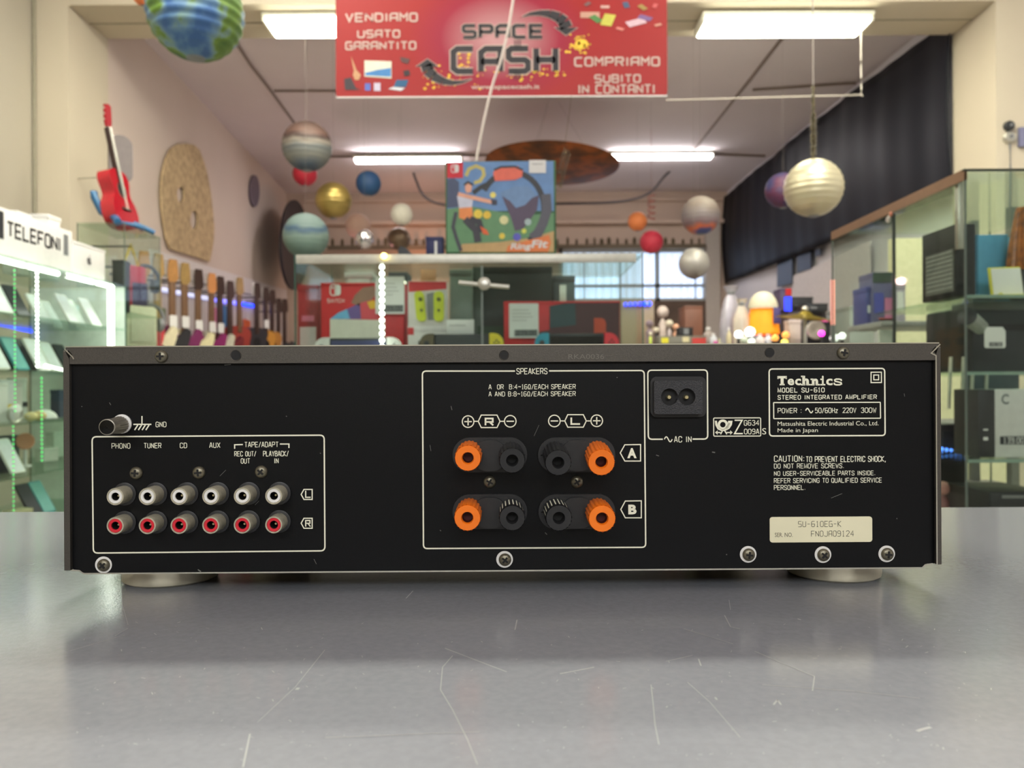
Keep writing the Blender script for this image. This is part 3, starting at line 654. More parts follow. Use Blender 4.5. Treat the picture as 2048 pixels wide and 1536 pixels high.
# screws ---------------------------------------------------------------
def screw_mesh(r):
    s = MB(); s.lathe([(r, 0), (r, .0004), (r * .92, .0011), (r * .6, .0017), (1e-7, .0019)], (0, 0, 0), (0, -1, 0), 28); s.mi = 1
    s.T = Matrix.Rotation(radians(22), 4, 'Y')
    s.b2(-r * .55, -.00215, -r * .14, r * .55, -.0013, r * .14); s.b2(-r * .14, -.00216, -r * .55, r * .14, -.0013, r * .55); return s
sm = screw_mesh(.0031)
proto = None
for px, py, ring in [(327.2, 713.3, 0), (1682, 706, 0), (273, 946, 0), (398.3, 945, 0), (522.8, 943.5, 0), (979.5, 963.6, 0), (1153.7, 963.6, 0),
                     (208, 1130, 1), (1010, 1119, 1), (1497, 1109, 1), (1646.5, 1109.5, 1), (1774, 1108, 1)]:
    onlip = py < 720
    x, z = A(px, py)
    if proto is None: proto = o = sm.build('screw', [m_screw, m_slot], amp)
    else: o = proto.copy(); COL.objects.link(o); o.parent = amp
    o.location = (x, -.0022 if onlip else 0, z); o.rotation_euler = (0, rs.uniform(0, 1.5), 0)
    if ring:
        h = MB(); h.lathe([(.0041, 0), (.0041, .00015), (.0028, .0002)], (x - .0002, 0, z + .0001), (0, -1, 0), 36)
        h.build('bare_metal_ring', m_white, amp)['label'] = 'pale unpainted ring round a screw'
# phono jacks ------------------------------------------------------------
def jack(cx, cz, white):
    j = MB()
    j.lathe([(.0056, 0), (.0056, .0008), (.0050, .001)], (0, 0, 0), (0, -1, 0), 32)
    base = j
    s = MB(); s.lathe([(.0042, .0005), (.0042, .0094), (.0040, .0098), (.0034, .0098), (.0033, .0094)], (0, 0, 0), (0, -1, 0), 36, cap=False)
    r = MB(); r.lathe([(.0033, .0090), (.0033, .0096), (.0031, .0098), (.0020, .0097), (.0019, .0091)], (0, 0, 0), (0, -1, 0), 36, cap=False)
    h = MB(); h.lathe([(.0019, .0012), (.0019, .0024)], (0, 0, 0), (0, -1, 0), 20); h.lathe([(.00195, .0012), (.00195, .0092)], (0, 0, 0), (0, -1, 0), 24, cap=False); h.mi = 1; h.cyl((0, -.004, 0), (0, -.0066, 0), .0005, n=10)
    e = bpy.data.objects.new('phono_jack', None); COL.objects.link(e); e.parent = amp; e.location = (cx, 0, cz); e.empty_display_size = .01
    base.build('washer', m_blackp, e); s.build('sleeve', m_nickel, e)
    r.build('insulator_ring', m_white if white else m_red, e)['label'] = 'white insulator ring' if white else 'red insulator ring'
    h.build('centre_contact', [m_slot, m_pin], e); return e
cols = [230.2, 294.4, 358, 421.4, 484.4, 547.4]
jp = {}
for row, (ya, yb) in enumerate(((993.5, 992), (1051.7, 1049.8))):
    for i, px in enumerate(cols):
        x, z = A(px, ya + (yb - ya) * i / 5, -.0098)
        if row not in jp: jp[row] = jack(x, z, row == 0)
        else:
            e = jp[row].copy(); COL.objects.link(e); e.parent = amp; e.location = (x, 0, z)
            for ch in jp[row].children:
                q = ch.copy(); COL.objects.link(q); q.parent = e
# speaker terminals --------------------------------------------------------
def knob(front, back, r0, r1, mt, stripe=None, lab=None):
    f = Vector(front); b = Vector(back); ax = f - b; Ln = ax.length; N = 80
    kb = MB(); rib = lambda i: 1.0 if i % 4 in (0, 1) else .945
    kb.lathe([(r1 * .95, 0), (r1, .0006), (r0, Ln - .0012), (r0 * .985, Ln - .0002)], b, ax, N, rib, cap=False)
    kb.lathe([(r0 * .96, Ln - .0008), (r0 * .93, Ln), (r0 * .46, Ln), (r0 * .40, Ln - .0012), (r0 * .38, Ln - .006)], b, ax, 40, cap=False)
    o = kb.build('binding_post', mt, amp, smooth=35)
    if lab: o['label'] = lab
    h = MB(); h.lathe([(r0 * .385, Ln - .0058), (r0 * .37, Ln - .0052)], b, ax, 28); h.lathe([(r0 * .375, Ln - .0056), (r0 * .385, Ln - .0016)], b, ax, 28, cap=False)
    h.build('socket_hole', mat('hole_red', (74, 12, 8), .6) if mt is m_orange else m_slot, o)
    if stripe:
        q = ax.to_track_quat('Z', 'Y').to_matrix(); s = MB()
        for i in range(2, N, 4):
            t0 = 2 * pi * (i - .1) / N; t1 = 2 * pi * (i + 1.1) / N
            if (q @ Vector((cos(t0), sin(t0), 0))).z < -.1: continue
            P = [b + q @ Vector(((r1 * .962) * cos(t), (r1 * .962) * sin(t), .002)) for t in (t0, t1)] + [b + q @ Vector(((r0 * .962) * cos(t), (r0 * .962) * sin(t), Ln - .003)) for t in (t1, t0)]
            s.add([tuple(p) for p in P], [(0, 1, 2, 3)])
        s.build('groove_stripe', m_cream, o, smooth=0)
for (px0, px1, py0, py1) in ((906, 1054, 874, 944), (1076, 1229, 874, 944), (906, 1054, 987, 1057), (1077, 1229, 987, 1057)):
    x0, z0 = A(px0, py1); x1, z1 = A(px1, py0); r = (z1 - z0) / 2
    t = MB(); t.prism(rrect(x0, z0, x1, z1, r * .98, 10), -.0022, 0); t.prism(rrect(x0 + .0012, z0 + .0012, x1 - .0012, z1 - .0012, r * .9, 10), -.003, -.002)
    o = t.build('terminal_plate', m_blackp, amp)
    u = MB(); cx = (x0 + x1) / 2; u.prism(rrect(cx - .0075, z0 + .001, cx + .0075, z1 - .001, .006, 8), -.0062, -.003)
    u.build('terminal_bridge', m_blackp, o)
def AP(px, py, yo):
    x, z = A(px, py, yo); return (x, yo, z)
for (fx, fy, fl, bx_, by, mt, rp, lab, stp) in [(935.6, 916.5, -.0185, 939.5, 905.5, m_orange, 27, 'orange binding post', 0), (1024.4, 921, -.0195, 1022, 907, m_blackp, 26.5, None, 0),
        (1116.4, 925.5, -.022, 1110, 906.5, m_blackp, 27, None, 0), (1203, 925, -.0215, 1194, 906, m_orange, 27.7, 'orange binding post', 0),
        (934.6, 1036, -.020, 939, 1020.5, m_orange, 27.2, 'orange binding post', 0), (1024.4, 1036, -.020, 1022, 1021, m_blackp, 26.5, 'black binding post with pale grooves', 1),
        (1117.8, 1036, -.021, 1111, 1020.5, m_blackp, 27, 'black binding post with pale grooves', 1), (1204.3, 1037.5, -.0215, 1195, 1021, m_orange, 28, 'orange binding post', 0)]:
    r0 = rp * AF.S(fx, fy, fl)
    knob(AP(fx, fy, fl), AP(bx_, by, -.003), r0, r0 * .985, mt, stp, lab)
# mains inlet -----------------------------------------------------------------
x0, z0 = A(1300, 834); x1, z1 = A(1410, 753)
iv = MB(); iv.prism(rrect(x0, z0, x1, z1, .003), -.002, 0)
ivb = iv.build('mains_inlet', m_blackp, amp)
x0, z0 = A(1308.5, 828.5, -.005); x1, z1 = A(1405, 761, -.005)
c1 = A(1339, 793.7, -.005); c2 = A(1374, 793.7, -.005); rr = 17 * AF.S(1350, 793, -.005)
d = (c2[0] - c1[0]) / 2; al = math.acos(min(.98, d / rr))
fig = ell(c1[0], c1[1], rr, rr, 22, al, 2 * pi - al) + ell(c2[0], c2[1], rr, rr, 22, pi + al, 3 * pi - al)
fc = MB(); fc.holed(rrect(x0, z0, x1, z1, .001, 3), [fig], -.005, -.0018)
fc.build('inlet_face', m_blackr, ivb, smooth=0)
MB().flat(fig, -.0021).build('inlet_recess', m_slot, ivb, smooth=0)
pn = MB()
for c in (c1, c2): pn.lathe([(.0012, 0), (.0012, .0018), (.0008, .0024)], (c[0], -.0021, c[1] - .0002), (0, -1, 0), 14)
pn.build('contact_pins', m_pin, ivb)
# ground post -------------------------------------------------------------------
x, z = A(245, 847.7); b = Vector((x, -.0002, z))
g = MB(); g.lathe([(.0047, 0), (.0047, .0008), (.004, .0011)], b, (0, -1, 0), 32)
gp = g.build('ground_terminal', m_white, amp); gp['label'] = 'ground terminal with pale washer'
f = Vector(AP(213.5, 854.3, -.0155)); b2 = Vector(AP(240, 849.5, -.002)); ax = f - b2; Ln = ax.length
k = MB(); k.lathe([(.0042, 0), (.0042, Ln * .1), (.0036, Ln * .62)], b2, ax, 60, lambda i: 1 if i % 3 else .93)
k.lathe([(.0037, Ln * .6), (.0038, Ln * .98), (.0034, Ln)], b2, ax, 40); k.mi = 1
k.lathe([(.0034, Ln), (.0006, Ln + .0003), (1e-7, Ln + .0012)], b2, ax, 30)
k.build('ground_knob', [mat('grey_metal', (150, 144, 130), .35, .4), mat('dark_cone', (46, 46, 44), .25, .9)], gp)
# small dish on the lid
o = MB(); p = W(956, 690, .56)
o.lathe([(.0172, 0), (.0195, .001), (.0188, .0034), (.015, .0046), (1e-7, .0048)], (0, 0, 0), (0, 0, 1), 40)
dish = o.build('round_cap', mat('cap_white', (236, 238, 226), .4), None, (p.x, p.y, CZ + zt + .0002))
tag(dish, 'round white cap lying on the lid of the black amplifier', 'cap')
# ================================================================ SHARED BUILDERS
m_glass = glass('clear_glass', (244, 249, 246), 1.4, .5)
m_glassg = glass('green_glass', (236, 246, 240), 1.45, .7)
m_gedge = mat('glass_edge_green', (46, 92, 78), .2)
m_gshelf = mat('glass_shelf_edge', (132, 156, 144), .15)
m_alu = mat('brushed_aluminium', (196, 194, 184), .35, .8)
m_paper = mat('paper_white', (226, 224, 222), .7, var=.02)
m_led = mat('led_white', (255, 255, 246), .5, emit=10, ecol=(255, 255, 244), var=0)
m_ledg = mat('led_green', (60, 255, 130), .5, emit=2, ecol=(50, 255, 120), var=0)
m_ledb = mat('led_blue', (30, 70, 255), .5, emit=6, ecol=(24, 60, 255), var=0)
m_string = mat('string_pale', (128, 120, 114), .7)
m_dark = mat('dark_grey_plastic', (40, 42, 46), .45)
m_grey = mat('mid_grey_plastic', (120, 122, 124), .5)
m_card = mat('cardboard', (170, 140, 104), .8)
def C(r, g, b, rough=.5, metal=0.0, **k): return mat('paint_%d_%d_%d%s' % (r, g, b, '_m' if metal else ''), (r, g, b), rough, metal, **k)

def glass_case(name, label, x0, x1, y0, y1, z0, z1, shelves, edges=(), topbar=None, back=None, base_h=.1, sides='lrfb', gm=None, cat='showcase', post=None):
    gm = gm or m_glass; cx, cy = (x0 + x1) / 2, (y0 + y1) / 2
    t = thing(name, label, cat, (cx, cy, 0)); th = .006
    X0, X1, Y0, Y1 = x0 - cx, x1 - cx, y0 - cy, y1 - cy
    MB().b2(X0, Y0, 0, X1, Y1, z0, .005).build('base_cabinet', mat('case_base_grey', (120, 122, 120), .5), t)
    MB().b2(X0, Y0, z1 - .008, X1, Y1, z1).build('top_pane', m_glassg, t, smooth=0)
    if 'l' in sides: MB().b2(X0, Y0, z0, X0 + th, Y1, z1 - .008).build('side_pane', gm, t, smooth=0)
    if 'r' in sides: MB().b2(X1 - th, Y0, z0, X1, Y1, z1 - .008).build('side_pane', gm, t, smooth=0)
    if 'f' in sides: MB().b2(X0 + th, Y0, z0, X1 - th, Y0 + th, z1 - .008).build('front_pane', gm, t, smooth=0)
    if 'b' in sides: MB().b2(X0 + th, Y1 - th, z0, X1 - th, Y1, z1 - .008).build('back_panel', back or gm, t, smooth=0)
    for zs in shelves:
        s = MB().b2(X0 + th, Y0 + .02, zs - .008, X1 - th, Y1 - .012, zs).build('shelf', m_glassg, t, smooth=0)
        MB().b2(X0 + th, Y0 + .018, zs - .008, X1 - th, Y0 + .02, zs).build('shelf_edge', m_gshelf, s, smooth=0)
    for (ex, ey) in edges: MB().b2(ex - cx - .002, ey - cy - .002, z0, ex - cx + .002, ey - cy + .002, z1).build('glass_edge', post or m_gedge, t, smooth=0)
    return t
def carton(name, label, cat, px0, py0, px1, py1, d, depth, mt, rz=0.0, z0=None, group=None, patches=(), lid=True, bev=.003):
    """box whose front face fills that pixel rectangle at distance d; patches = (part, u0,v0,u1,v1, material) on its front"""
    a = W(px0, py1, d); b = W(px1, py0, d); zb_ = a.z if z0 is None else z0
    w_ = b.x - a.x; h = b.z - zb_; t = thing(name, label, cat, ((a.x + b.x) / 2, d, zb_), rz, group)
    MB().b2(-w_ / 2, 0, 0, w_ / 2, depth, h, bev).build('body', mt, t)
    if lid: MB().b2(-w_ / 2 - .0008, -.0008, h - min(.02, h * .15), w_ / 2 + .0008, depth + .0008, h + .0012, .001).build('lid_flap', mt, t)
    for i, (nm, u0, v0, u1, v1, pm) in enumerate(patches):
        MB().b2(-w_ / 2 + u0 * w_, -.0012 - .0004 * (i + 1), h * v0, -w_ / 2 + u1 * w_, -.0005, h * v1).build(nm, pm, t, smooth=0)
    return t
def led_strip(name, label, a, b, mt, r=.006, group=None, step=.016):
    a = Vector(a); b = Vector(b); d = b - a; t = thing(name, label, 'led strip', a, 0, group)
    n = max(2, int(d.length / step)); q = d.normalized()
    MB().cyl((0, 0, 0), d, r * .5, n=8).build('strip', m_paper, t)
    m_ = MB()
    for i in range(n): m_.sphere(tuple(d * ((i + .5) / n)), r, 8, 6)
    m_.build('diodes', mt, t)['kind'] = 'stuff'
    return t

# ================================================================ LEFT: phone showcase
XC = -1.84
def dl(px, X=XC): return X * F / (px - 1024)
CX0, CX1, CY0, CY1, CT = XC - .46, XC, 1.9, dl(254), 1.578
pc = glass_case('phone_showcase', 'green-tinted glass showcase full of phones with bright LED edges by the left wall', CX0, CX1, CY0, CY1, .38, CT,
                [1.371, 1.16, .963, .764, .565], [(CX1 - .003, CY1 - .003), (CX0, CY1 - .003)], back=mat('frosted_back', (222, 226, 220), .6), base_h=.3, sides='rlb')
def xy(px, X=XC): return dl(px, X)
for px0, px1, nm in ((-120, 57, 'phone counter sign start'), (63, 124, 'middle'), (140, 193, 'tablet box'), (199, 232, 'far end')):
    z = CT - .018
    lab = {'phone counter sign start': 'bright white LED tube under the case top, below the TELEFONI lettering', 'middle': 'bright white LED tube under the case top, below the phone picture of the sign',
           'tablet box': 'bright white LED tube under the case top, below the white tablet box', 'far end': 'short bright LED tube at the far end of the case top'}[nm]
    a = Vector((XC - .015, dl(px0), z)); b = Vector((XC - .015, dl(px1), z))
    t = thing('led_tube', lab, 'led light', a, 0, 'LED tubes along the phone showcase top')
    MB().cyl((0, 0, 0), b - a, .009, n=12).build('tube', m_led, t)
    e = MB().cyl((0, -.012, 0), (0, 0, 0), .008, n=10).build('end_cap', m_alu, t)
def vled(px, z0, z1, mt, lab, r=.007, X=XC - .012): led_strip('led_strip', lab, (X, dl(px, X), z0), (X, dl(px, X), z1), mt, r, 'upright LED strips in the phone showcase')
t = thing('led_tube', 'brightest upright LED tube at the far front corner of the phone showcase', 'led light', (XC - .02, dl(231), 1.17))
MB().cyl((0, 0, 0), (0, 0, .39), .013, n=12).build('tube', m_led, t); MB().cyl((0, 0, -.02), (0, 0, 0), .012, n=10).build('end_cap', m_alu, t)
vled(75, 1.17, 1.55, m_led, 'white upright LED strip below the sign, nearer the tablet box', .0055)
vled(30, 1.0, 1.54, m_ledg, 'green upright LED strip nearest the near end of the phone showcase', .0028)
vled(83, .80, 1.14, m_ledg, 'green upright LED strip in the lower half of the phone showcase', .0034)
vled(26, .60, .96, m_ledg, 'faint green LED strip in the lowest shelves of the phone showcase', .0028)
led_strip('led_strip', 'short blue LED reflection built as a glowing strip across the phone showcase back', (CX0 + .02, 3.05, 1.40), (CX0 + .02, CY1 - .02, 1.36), m_ledb, .007)  # stands for a blue reflection in the glass, made as glowing beads
a = Vector((XC - .05, dl(88, XC - .05), 1.185)); b = Vector((XC - .05, dl(128, XC - .05), 1.168))
led_strip('led_strip', 'slanting white LED strip lying on the third shelf of the phone showcase', a, b, m_led, .0055)
# sign on top
sf = Frame((XC - .06, dl(146, XC - .06), CT), radians(90))
y_near = dl(-40, XC - .06) - sf.loc.y
sg = thing('phone_sign', 'white sign board reading TELEFONI on top of the phone showcase', 'sign', sf.loc, sf.rz)
top = sf.L(100, 448)[1]
MB().b2(y_near, 0, 0, 0, .03, top, .002).build('board', m_paper, sg)
MB().b2(y_near, -.004, -.002, 0.004, .034, .004).build('board_foot', m_alu, sg)
lt = MB(); x0, z0 = sf.L(14.5, 467); x1, z1 = sf.L(120, 478); xa, za = sf.L(16, 446)
zlo = sf.L(60, 484)[1]; zhi = sf.L(60, 458)[1]
stext(lt, 'TELEFONI', x0, zlo, x1, zhi, -.0012, 1.15, 1.5); lt.build('lettering', mat('ink_black', (40, 40, 42), .6), sg, smooth=0)['label'] = 'black TELEFONI lettering'
p0 = sf.L(126, 470)[0]; p1 = sf.L(136, 470)[0]
MB().b2(p0 + .004, -.0012, top * .42, p1, -.0002, top * .88).build('printed_phone', m_grey, sg, smooth=0)
p0 = sf.L(-30, 470)[0]; p1 = sf.L(7, 470)[0]
MB().b2(p0, -.0012, top * .38, p1, -.0002, top * .92).build('printed_phone', m_dark, sg, smooth=0)
# tablet box with fruit emblem leaning on the case top
tf = Frame((XC - .05, dl(146, XC - .05), CT), radians(90))
tb = thing('tablet_box', 'flat white tablet box with a grey bitten fruit emblem, on the phone showcase', 'box', tf.loc, tf.rz)
L = tf.L(210, 500)[0]; H = tf.L(180, 492)[1]
MB().b2(.006, 0, 0, L, .045, H, .003).build('body', m_paper, tb); MB().b2(.004, -.001, H - .012, L + .002, .047, H + .001, .001).build('lid_edge', m_paper, tb)
fx, fz = tf.L(178, 521); u = .022
em = MB(); em.flat([(fx + u * a, fz + u * b) for a, b in [(-.1, .45), (-.45, .55), (-.8, .3), (-.85, -.2), (-.6, -.75), (-.3, -.95), (0, -.8), (.3, -.95), (.6, -.75), (.8, -.35), (.5, -.1), (.45, .2), (.72, .42), (.35, .55)]], -.0014)
em.flat([(fx + u * a, fz + u * b) for a, b in [(0, .6), (.05, .95), (.35, 1.15), (.32, .8)]], -.0014); em.build('fruit_emblem', mat('emblem_grey', (86, 84, 84), .4), tb, smooth=0)
carton('router_box', 'small white device box lying on the phone showcase behind the TELEFONI sign', 'box', 4, 421, 34, 448, 3.25, .1, m_paper, z0=CT, patches=[('dark_window', .2, .5, .8, .75, m_grey)])
carton('router_box', 'white rounded device on the phone showcase behind the middle of the sign', 'box', 60, 428, 96, 448, 3.42, .1, m_paper, z0=CT, patches=[('dark_slot', .3, .55, .7, .8, m_dark)], bev=.01)
# phones
def make_phone(name, label, body, screen, h=.15, w_=.072):
    t = thing(name, label, 'phone', (0, 0, 0), 0, 'phones leaning on the showcase shelves')
    MB().prism(rrect(-w_ / 2, 0, w_ / 2, h, .008), 0, .008).build('body', body, t)
    MB().prism(rrect(-w_ / 2 + .004, .006, w_ / 2 - .004, h - .006, .005), -.0006, 0).build('screen', screen, t)
    MB().prism(rrect(w_ / 2 - .03, h - .036, w_ / 2 - .006, h - .01, .004), .008, .0095).build('camera_bump', m_dark, t)
    return t
m_scw = mat('screen_white', (232, 234, 240), .25); m_scd = mat('screen_dark', (52, 56, 62), .2)
PW = make_phone('smartphone', '', m_white, m_scw); PD = make_phone('smartphone', '', m_dark, m_scd); PT = make_phone('smartphone', '', C(60, 140, 150), mat('screen_teal', (120, 180, 180), .25))
used = set()
def phone(kind, px, zs, X, lab, tilt=30, rz=84):
    p0 = {'w': PW, 'd': PD, 't': PT}[kind]
    loc = (X, dl(px, X), zs + .006)
    r = p0 if kind not in used else dup(p0, loc)
    used.add(kind); r.location = loc; r.rotation_euler = (radians(-tilt), 0, radians(rz)); r['label'] = lab; return r
for k, px, zs, X, lab in [('w', 14, 1.371, XC - .06, 'white phone leaning on the top shelf nearest the shop counter'), ('w', 36, 1.371, XC - .16, 'white phone on the top shelf beside the green LED strip'),
        ('d', 52, 1.371, XC - .10, 'dark phone on the top shelf left of the white LED strip'), ('w', 95, 1.371, XC - .2, 'white phone on the top shelf just right of the white LED strip'),
        ('w', 120, 1.371, XC - .3, 'white phone at the back of the top shelf in line with the phone picture'), ('w', 152, 1.371, XC - .08, 'white phone on the top shelf below the tablet box'),
        ('w', 165, 1.371, XC - .16, 'white phone at the back of the top shelf below the fruit emblem'), ('w', 196, 1.371, XC - .07, 'white phone on the top shelf beside the brightest LED tube'),
        ('w', 8, 1.16, XC - .05, 'white phone on the second shelf nearest the shop counter'), ('d', 28, 1.16, XC - .12, 'dark phone on the second shelf behind the first white one'),
        ('t', 48, 1.16, XC - .08, 'teal phone on the second shelf'), ('d', 66, 1.16, XC - .1, 'dark phone on the second shelf right of the teal one'),
        ('w', 92, 1.16, XC - .06, 'white phone on the second shelf right of the LED strip'), ('w', 118, 1.16, XC - .15, 'white phone on the second shelf near the black amplifier edge'),
        ('d', 145, 1.16, XC - .2, 'dark phone on the second shelf behind the amplifier corner'), ('w', 150, 1.16, XC - .25, 'white phone at the far back of the second shelf'),
        ('w', 38, .764, XC - .05, 'white phone leaning on the fourth shelf under the peach disc'), ('d', 6, .764, XC - .1, 'dark phone on the fourth shelf nearest the shop counter'),
        ('t', 100, .565, XC - .1, 'blue-green phone lying on the lowest visible shelf'), ('d', 75, .565, XC - .1, 'dark phone leaning on the lowest visible shelf')]:
    phone(k, px, zs, X, lab)
def onshelf(px, X, zs): return Vector((X, dl(px, X), zs + .001))
for i, (px, X, zs, w_, h, mt, lab, pt) in enumerate([
        (2, XC - .08, .963, .06, .15, m_paper, 'tall white accessory box on the third shelf nearest the shop counter', None), (15, XC - .1, .963, .06, .16, C(206, 206, 210), 'white accessory box with a yellow band on the third shelf', C(214, 180, 60)),
        (30, XC - .16, .963, .07, .15, C(222, 216, 214), 'pale pink accessory box on the third shelf behind the watch', None), (44, XC - .2, .963, .05, .17, C(214, 218, 212), 'slim pale box at the back of the third shelf', m_dark),
        (102, XC - .22, .764, .08, .06, C(202, 206, 198), 'low white box on the fourth shelf by the black amplifier edge', None), (20, XC - .25, .764, .09, .13, C(60, 66, 72), 'dark box at the back of the fourth shelf', None),
        (118, XC - .3, .764, .06, .12, C(196, 206, 196), 'pale green box at the back of the fourth shelf', None), (128, XC - .12, .963, .05, .12, C(58, 70, 92), 'navy box on the third shelf beside the amplifier edge', None),
        (45, XC - .08, .565, .09, .05, C(196, 186, 150), 'cream box on the lowest visible shelf', None), (165, XC - .22, 1.371, .07, .11, C(196, 216, 222), 'pale blue box at the far back of the top shelf', None)]):
    p = onshelf(px, X, zs); t = thing('accessory_box', lab, 'box', p, radians(75), 'accessory boxes in the phone showcase')
    MB().b2(-w_ / 2, 0, 0, w_ / 2, .05, h, .003).build('body', mt, t); MB().b2(-w_ / 2 - .0006, -.0006, h - .014, w_ / 2 + .0006, .0506, h + .001, .001).build('lid_flap', mt, t)
    if pt: MB().b2(-w_ / 2, -.0014, h * .3, w_ / 2, -.0004, h * .42).build('printed_band', pt, t, smooth=0)
p = onshelf(30, XC - .04, .963); t = thing('wrist_watch', 'silver wrist watch on a stand on the third shelf of the phone showcase', 'watch', p, radians(70))
b = MB(); b.tube([(.028 * cos(a * pi / 12), .012 * 0, .032 + .03 * sin(a * pi / 12)) for a in range(0, 25)], .006, 8); b.build('bracelet', m_alu, t)
MB().lathe([(.018, 0), (.018, .006), (.015, .008)], (0, -.006, .05), (0, -1, .3), 24).build('watch_face', m_paper, t)
for px, X, r, mt, lab in ((62, XC - .06, .022, C(222, 200, 150), 'cream earphone case on the third shelf beside the watch'), (78, XC - .05, .024, C(214, 190, 140), 'larger cream earphone case on the third shelf')):
    p = onshelf(px, X, .963); t = thing('earphone_case', lab, 'case', p); MB().sphere((0, 0, r * .8), r, 20, 14, (1.2, .9, .8)).build('shell', mt, t); MB().box((0, -r * .86, r * .85), (.008, .004, .006), .001).build('clasp', m_alu, t)
p = onshelf(88, XC - .1, .963); t = thing('cap', 'white and grey cap on the third shelf of the phone showcase', 'cap', p); MB().sphere((0, 0, 0), .05, 20, 16, (1, 1, .8), zmax=pi / 2).build('crown', m_paper, t); MB().lathe([(.05, 0), (.056, .002), (.05, .004)], (.02, -.02, 0), (0, 0, 1), 20).build('peak', m_grey, t)
p = onshelf(50, XC - .2, .764); t = thing('makeup_mirror', 'small peach round disc on the fourth shelf of the phone showcase', 'disc', p, radians(40)); MB().lathe([(.032, 0), (.035, .004), (.032, .01), (.02, .011)], (0, 0, .105), (0, -1, .1), 28).build('disc', C(214, 150, 120), t); MB().cyl((0, 0, 0), (0, 0, .075), .006, n=10).build('stem', m_paper, t); MB().lathe([(.025, 0), (.022, .006)], (0, 0, 0), (0, 0, 1), 20).build('base', m_paper, t)

# ================================================================ tall glass cabinet with the red guitar
tc = glass_case('glass_cabinet', 'tall narrow glass cabinet with the red guitar on top, beside the phone showcase', -2.312, -2.06, 4.1, 4.51, .3, W(200, 445, 4.1).z, [1.5, 1.1, .7], [(-2.312, 4.1), (-2.06, 4.1), (-2.06, 4.51)], gm=m_glass, post=mat('pale_edge', (84, 98, 90), .3), cat='cabinet')
GT = W(200, 445, 4.1).z
carton('spray_box', 'small black carton inside the tall glass cabinet', 'box', 224, 520, 246, 560, 4.2, .08, m_dark, z0=1.5)
def body_outline(h, wl, ww, wu, n=14):
    """acoustic guitar half outline mirrored: lower, waist, upper bout"""
    pts = [(0, 0), (wl * .55, h * .012), (wl * .88, h * .09), (wl, h * .24), (wl * .93, h * .40), (ww * 1.02, h * .54), (ww, h * .62), (wu * .93, h * .72), (wu, h * .82), (wu * .86, h * .93), (wu * .5, h * .985), (0, h)]
    fine = []
    for i in range(len(pts) - 1):
        p0 = pts[max(i - 1, 0)]; p1 = pts[i]; p2 = pts[i + 1]; p3 = pts[min(i + 2, len(pts) - 1)]
        for k in range(4):
            t = k / 4; q = []
            for a in (0, 1): q.append(.5 * (2 * p1[a] + (p2[a] - p0[a]) * t + (2 * p0[a] - 5 * p1[a] + 4 * p2[a] - p3[a]) * t * t + (3 * p1[a] - p0[a] - 3 * p2[a] + p3[a]) * t ** 3))
            fine.append((max(q[0], 0), q[1]))
    fine.append(pts[-1])
    return fine + [(-x, z) for x, z in fine[-2:0:-1]]
rg = thing('red_guitar', 'small glossy red acoustic guitar leaning back on a blue stand on the tall glass cabinet', 'guitar', (-2.15, 4.34, GT + .02), 0)
rg.rotation_euler = (radians(-11), radians(-2), radians(88))
m_rg = mat('gloss_red', (160, 14, 32), .12, var=.05, coat=.5); m_rgs = mat('gloss_red_side', (140, 10, 28), .15, coat=.5)
Hb = .335; m_neck = mat('neck_dark', (46, 27, 22), .75); m_hd = mat('head_red', (150, 24, 36), .3)
ol = body_outline(Hb, .125, .082, .098)
MB().prism(ol, 0, .075).build('body', m_rg, rg, smooth=30)
MB().flat([(x * 1, z) for x, z in ell(0, .215, .04, .04)], -.0008).build('sound_hole', m_slot, rg, smooth=0)
MB().stroke(ell(0, .215, .044, .044), .006, -.001, True).build('rosette', C(110, 60, 50), rg, smooth=0)
MB().b2(-.042, -.008, .098, .042, 0, .112, .002).build('bridge', m_neck, rg)
nk = MB(); nk.b2(-.02, -.008, .245, .02, .006, Hb + .24, .002); nk.b2(-.017, .004, Hb - .01, .017, .02, Hb + .235, .006); nk.build('neck', m_neck, rg)
hd = MB(); hd.T = Matrix.Translation((0, 0, Hb + .24)) @ Matrix.Rotation(radians(10), 4, 'X'); hd.prism([(-.02, 0), (.02, 0), (.03, .03), (.028, .12), (0, .128), (-.028, .12), (-.03, .03)], -.004, .01)
h = hd.build('headstock', m_hd, rg); pg = MB(); pg.T = hd.T
for i in range(3):
    for s in (-1, 1): pg.cyl((s * .026, .004, .035 + .032 * i), (s * .042, .004, .035 + .032 * i), .005, n=10)
pg.build('tuning_pegs', m_alu, h)
st_ = MB()
for k in range(6): st_.cyl((-.012 + .0048 * k, -.010, .105), (-.012 + .0048 * k, -.010, Hb + .24), .0006, n=5)
st_.build('strings', m_alu, rg)
bs = thing('guitar_stand', 'blue plastic stand holding the red guitar on the tall glass cabinet', 'stand', (-2.16, 4.32, GT + .002), radians(80))
m_bl = mat('stand_blue', (38, 96, 140), .35)
b = MB(); b.tube([(-.15, -.06, .012), (-.09, .0, .05), (-.07, .10, .09), (-.09, .13, .17), (-.08, .14, .20)], .02, 10); b.build('back_leg', m_bl, bs)
b = MB(); b.tube([(.15, -.07, .012), (.09, .0, .05), (.07, .10, .09), (.08, .13, .17)], .014, 10); b.build('back_leg', m_bl, bs)
b = MB(); b.tube([(-.09, -.03, .02), (-.045, -.07, .018), (.045, -.07, .018), (.09, -.03, .02)], .013, 10); b.build('front_cradle', m_bl, bs)
go = MB(); p = W(242, 312, 4.75); go.prism(rrect(-.068, 0, .068, .30, .066, 8), 0, .03); o = go.build('padded_board', mat('grey_felt', (118, 110, 110), .9), None, (p.x, p.y, p.z - .17), (0, 0, radians(40))); tag(o, 'grey rounded padded board behind the neck of the red guitar', 'board')
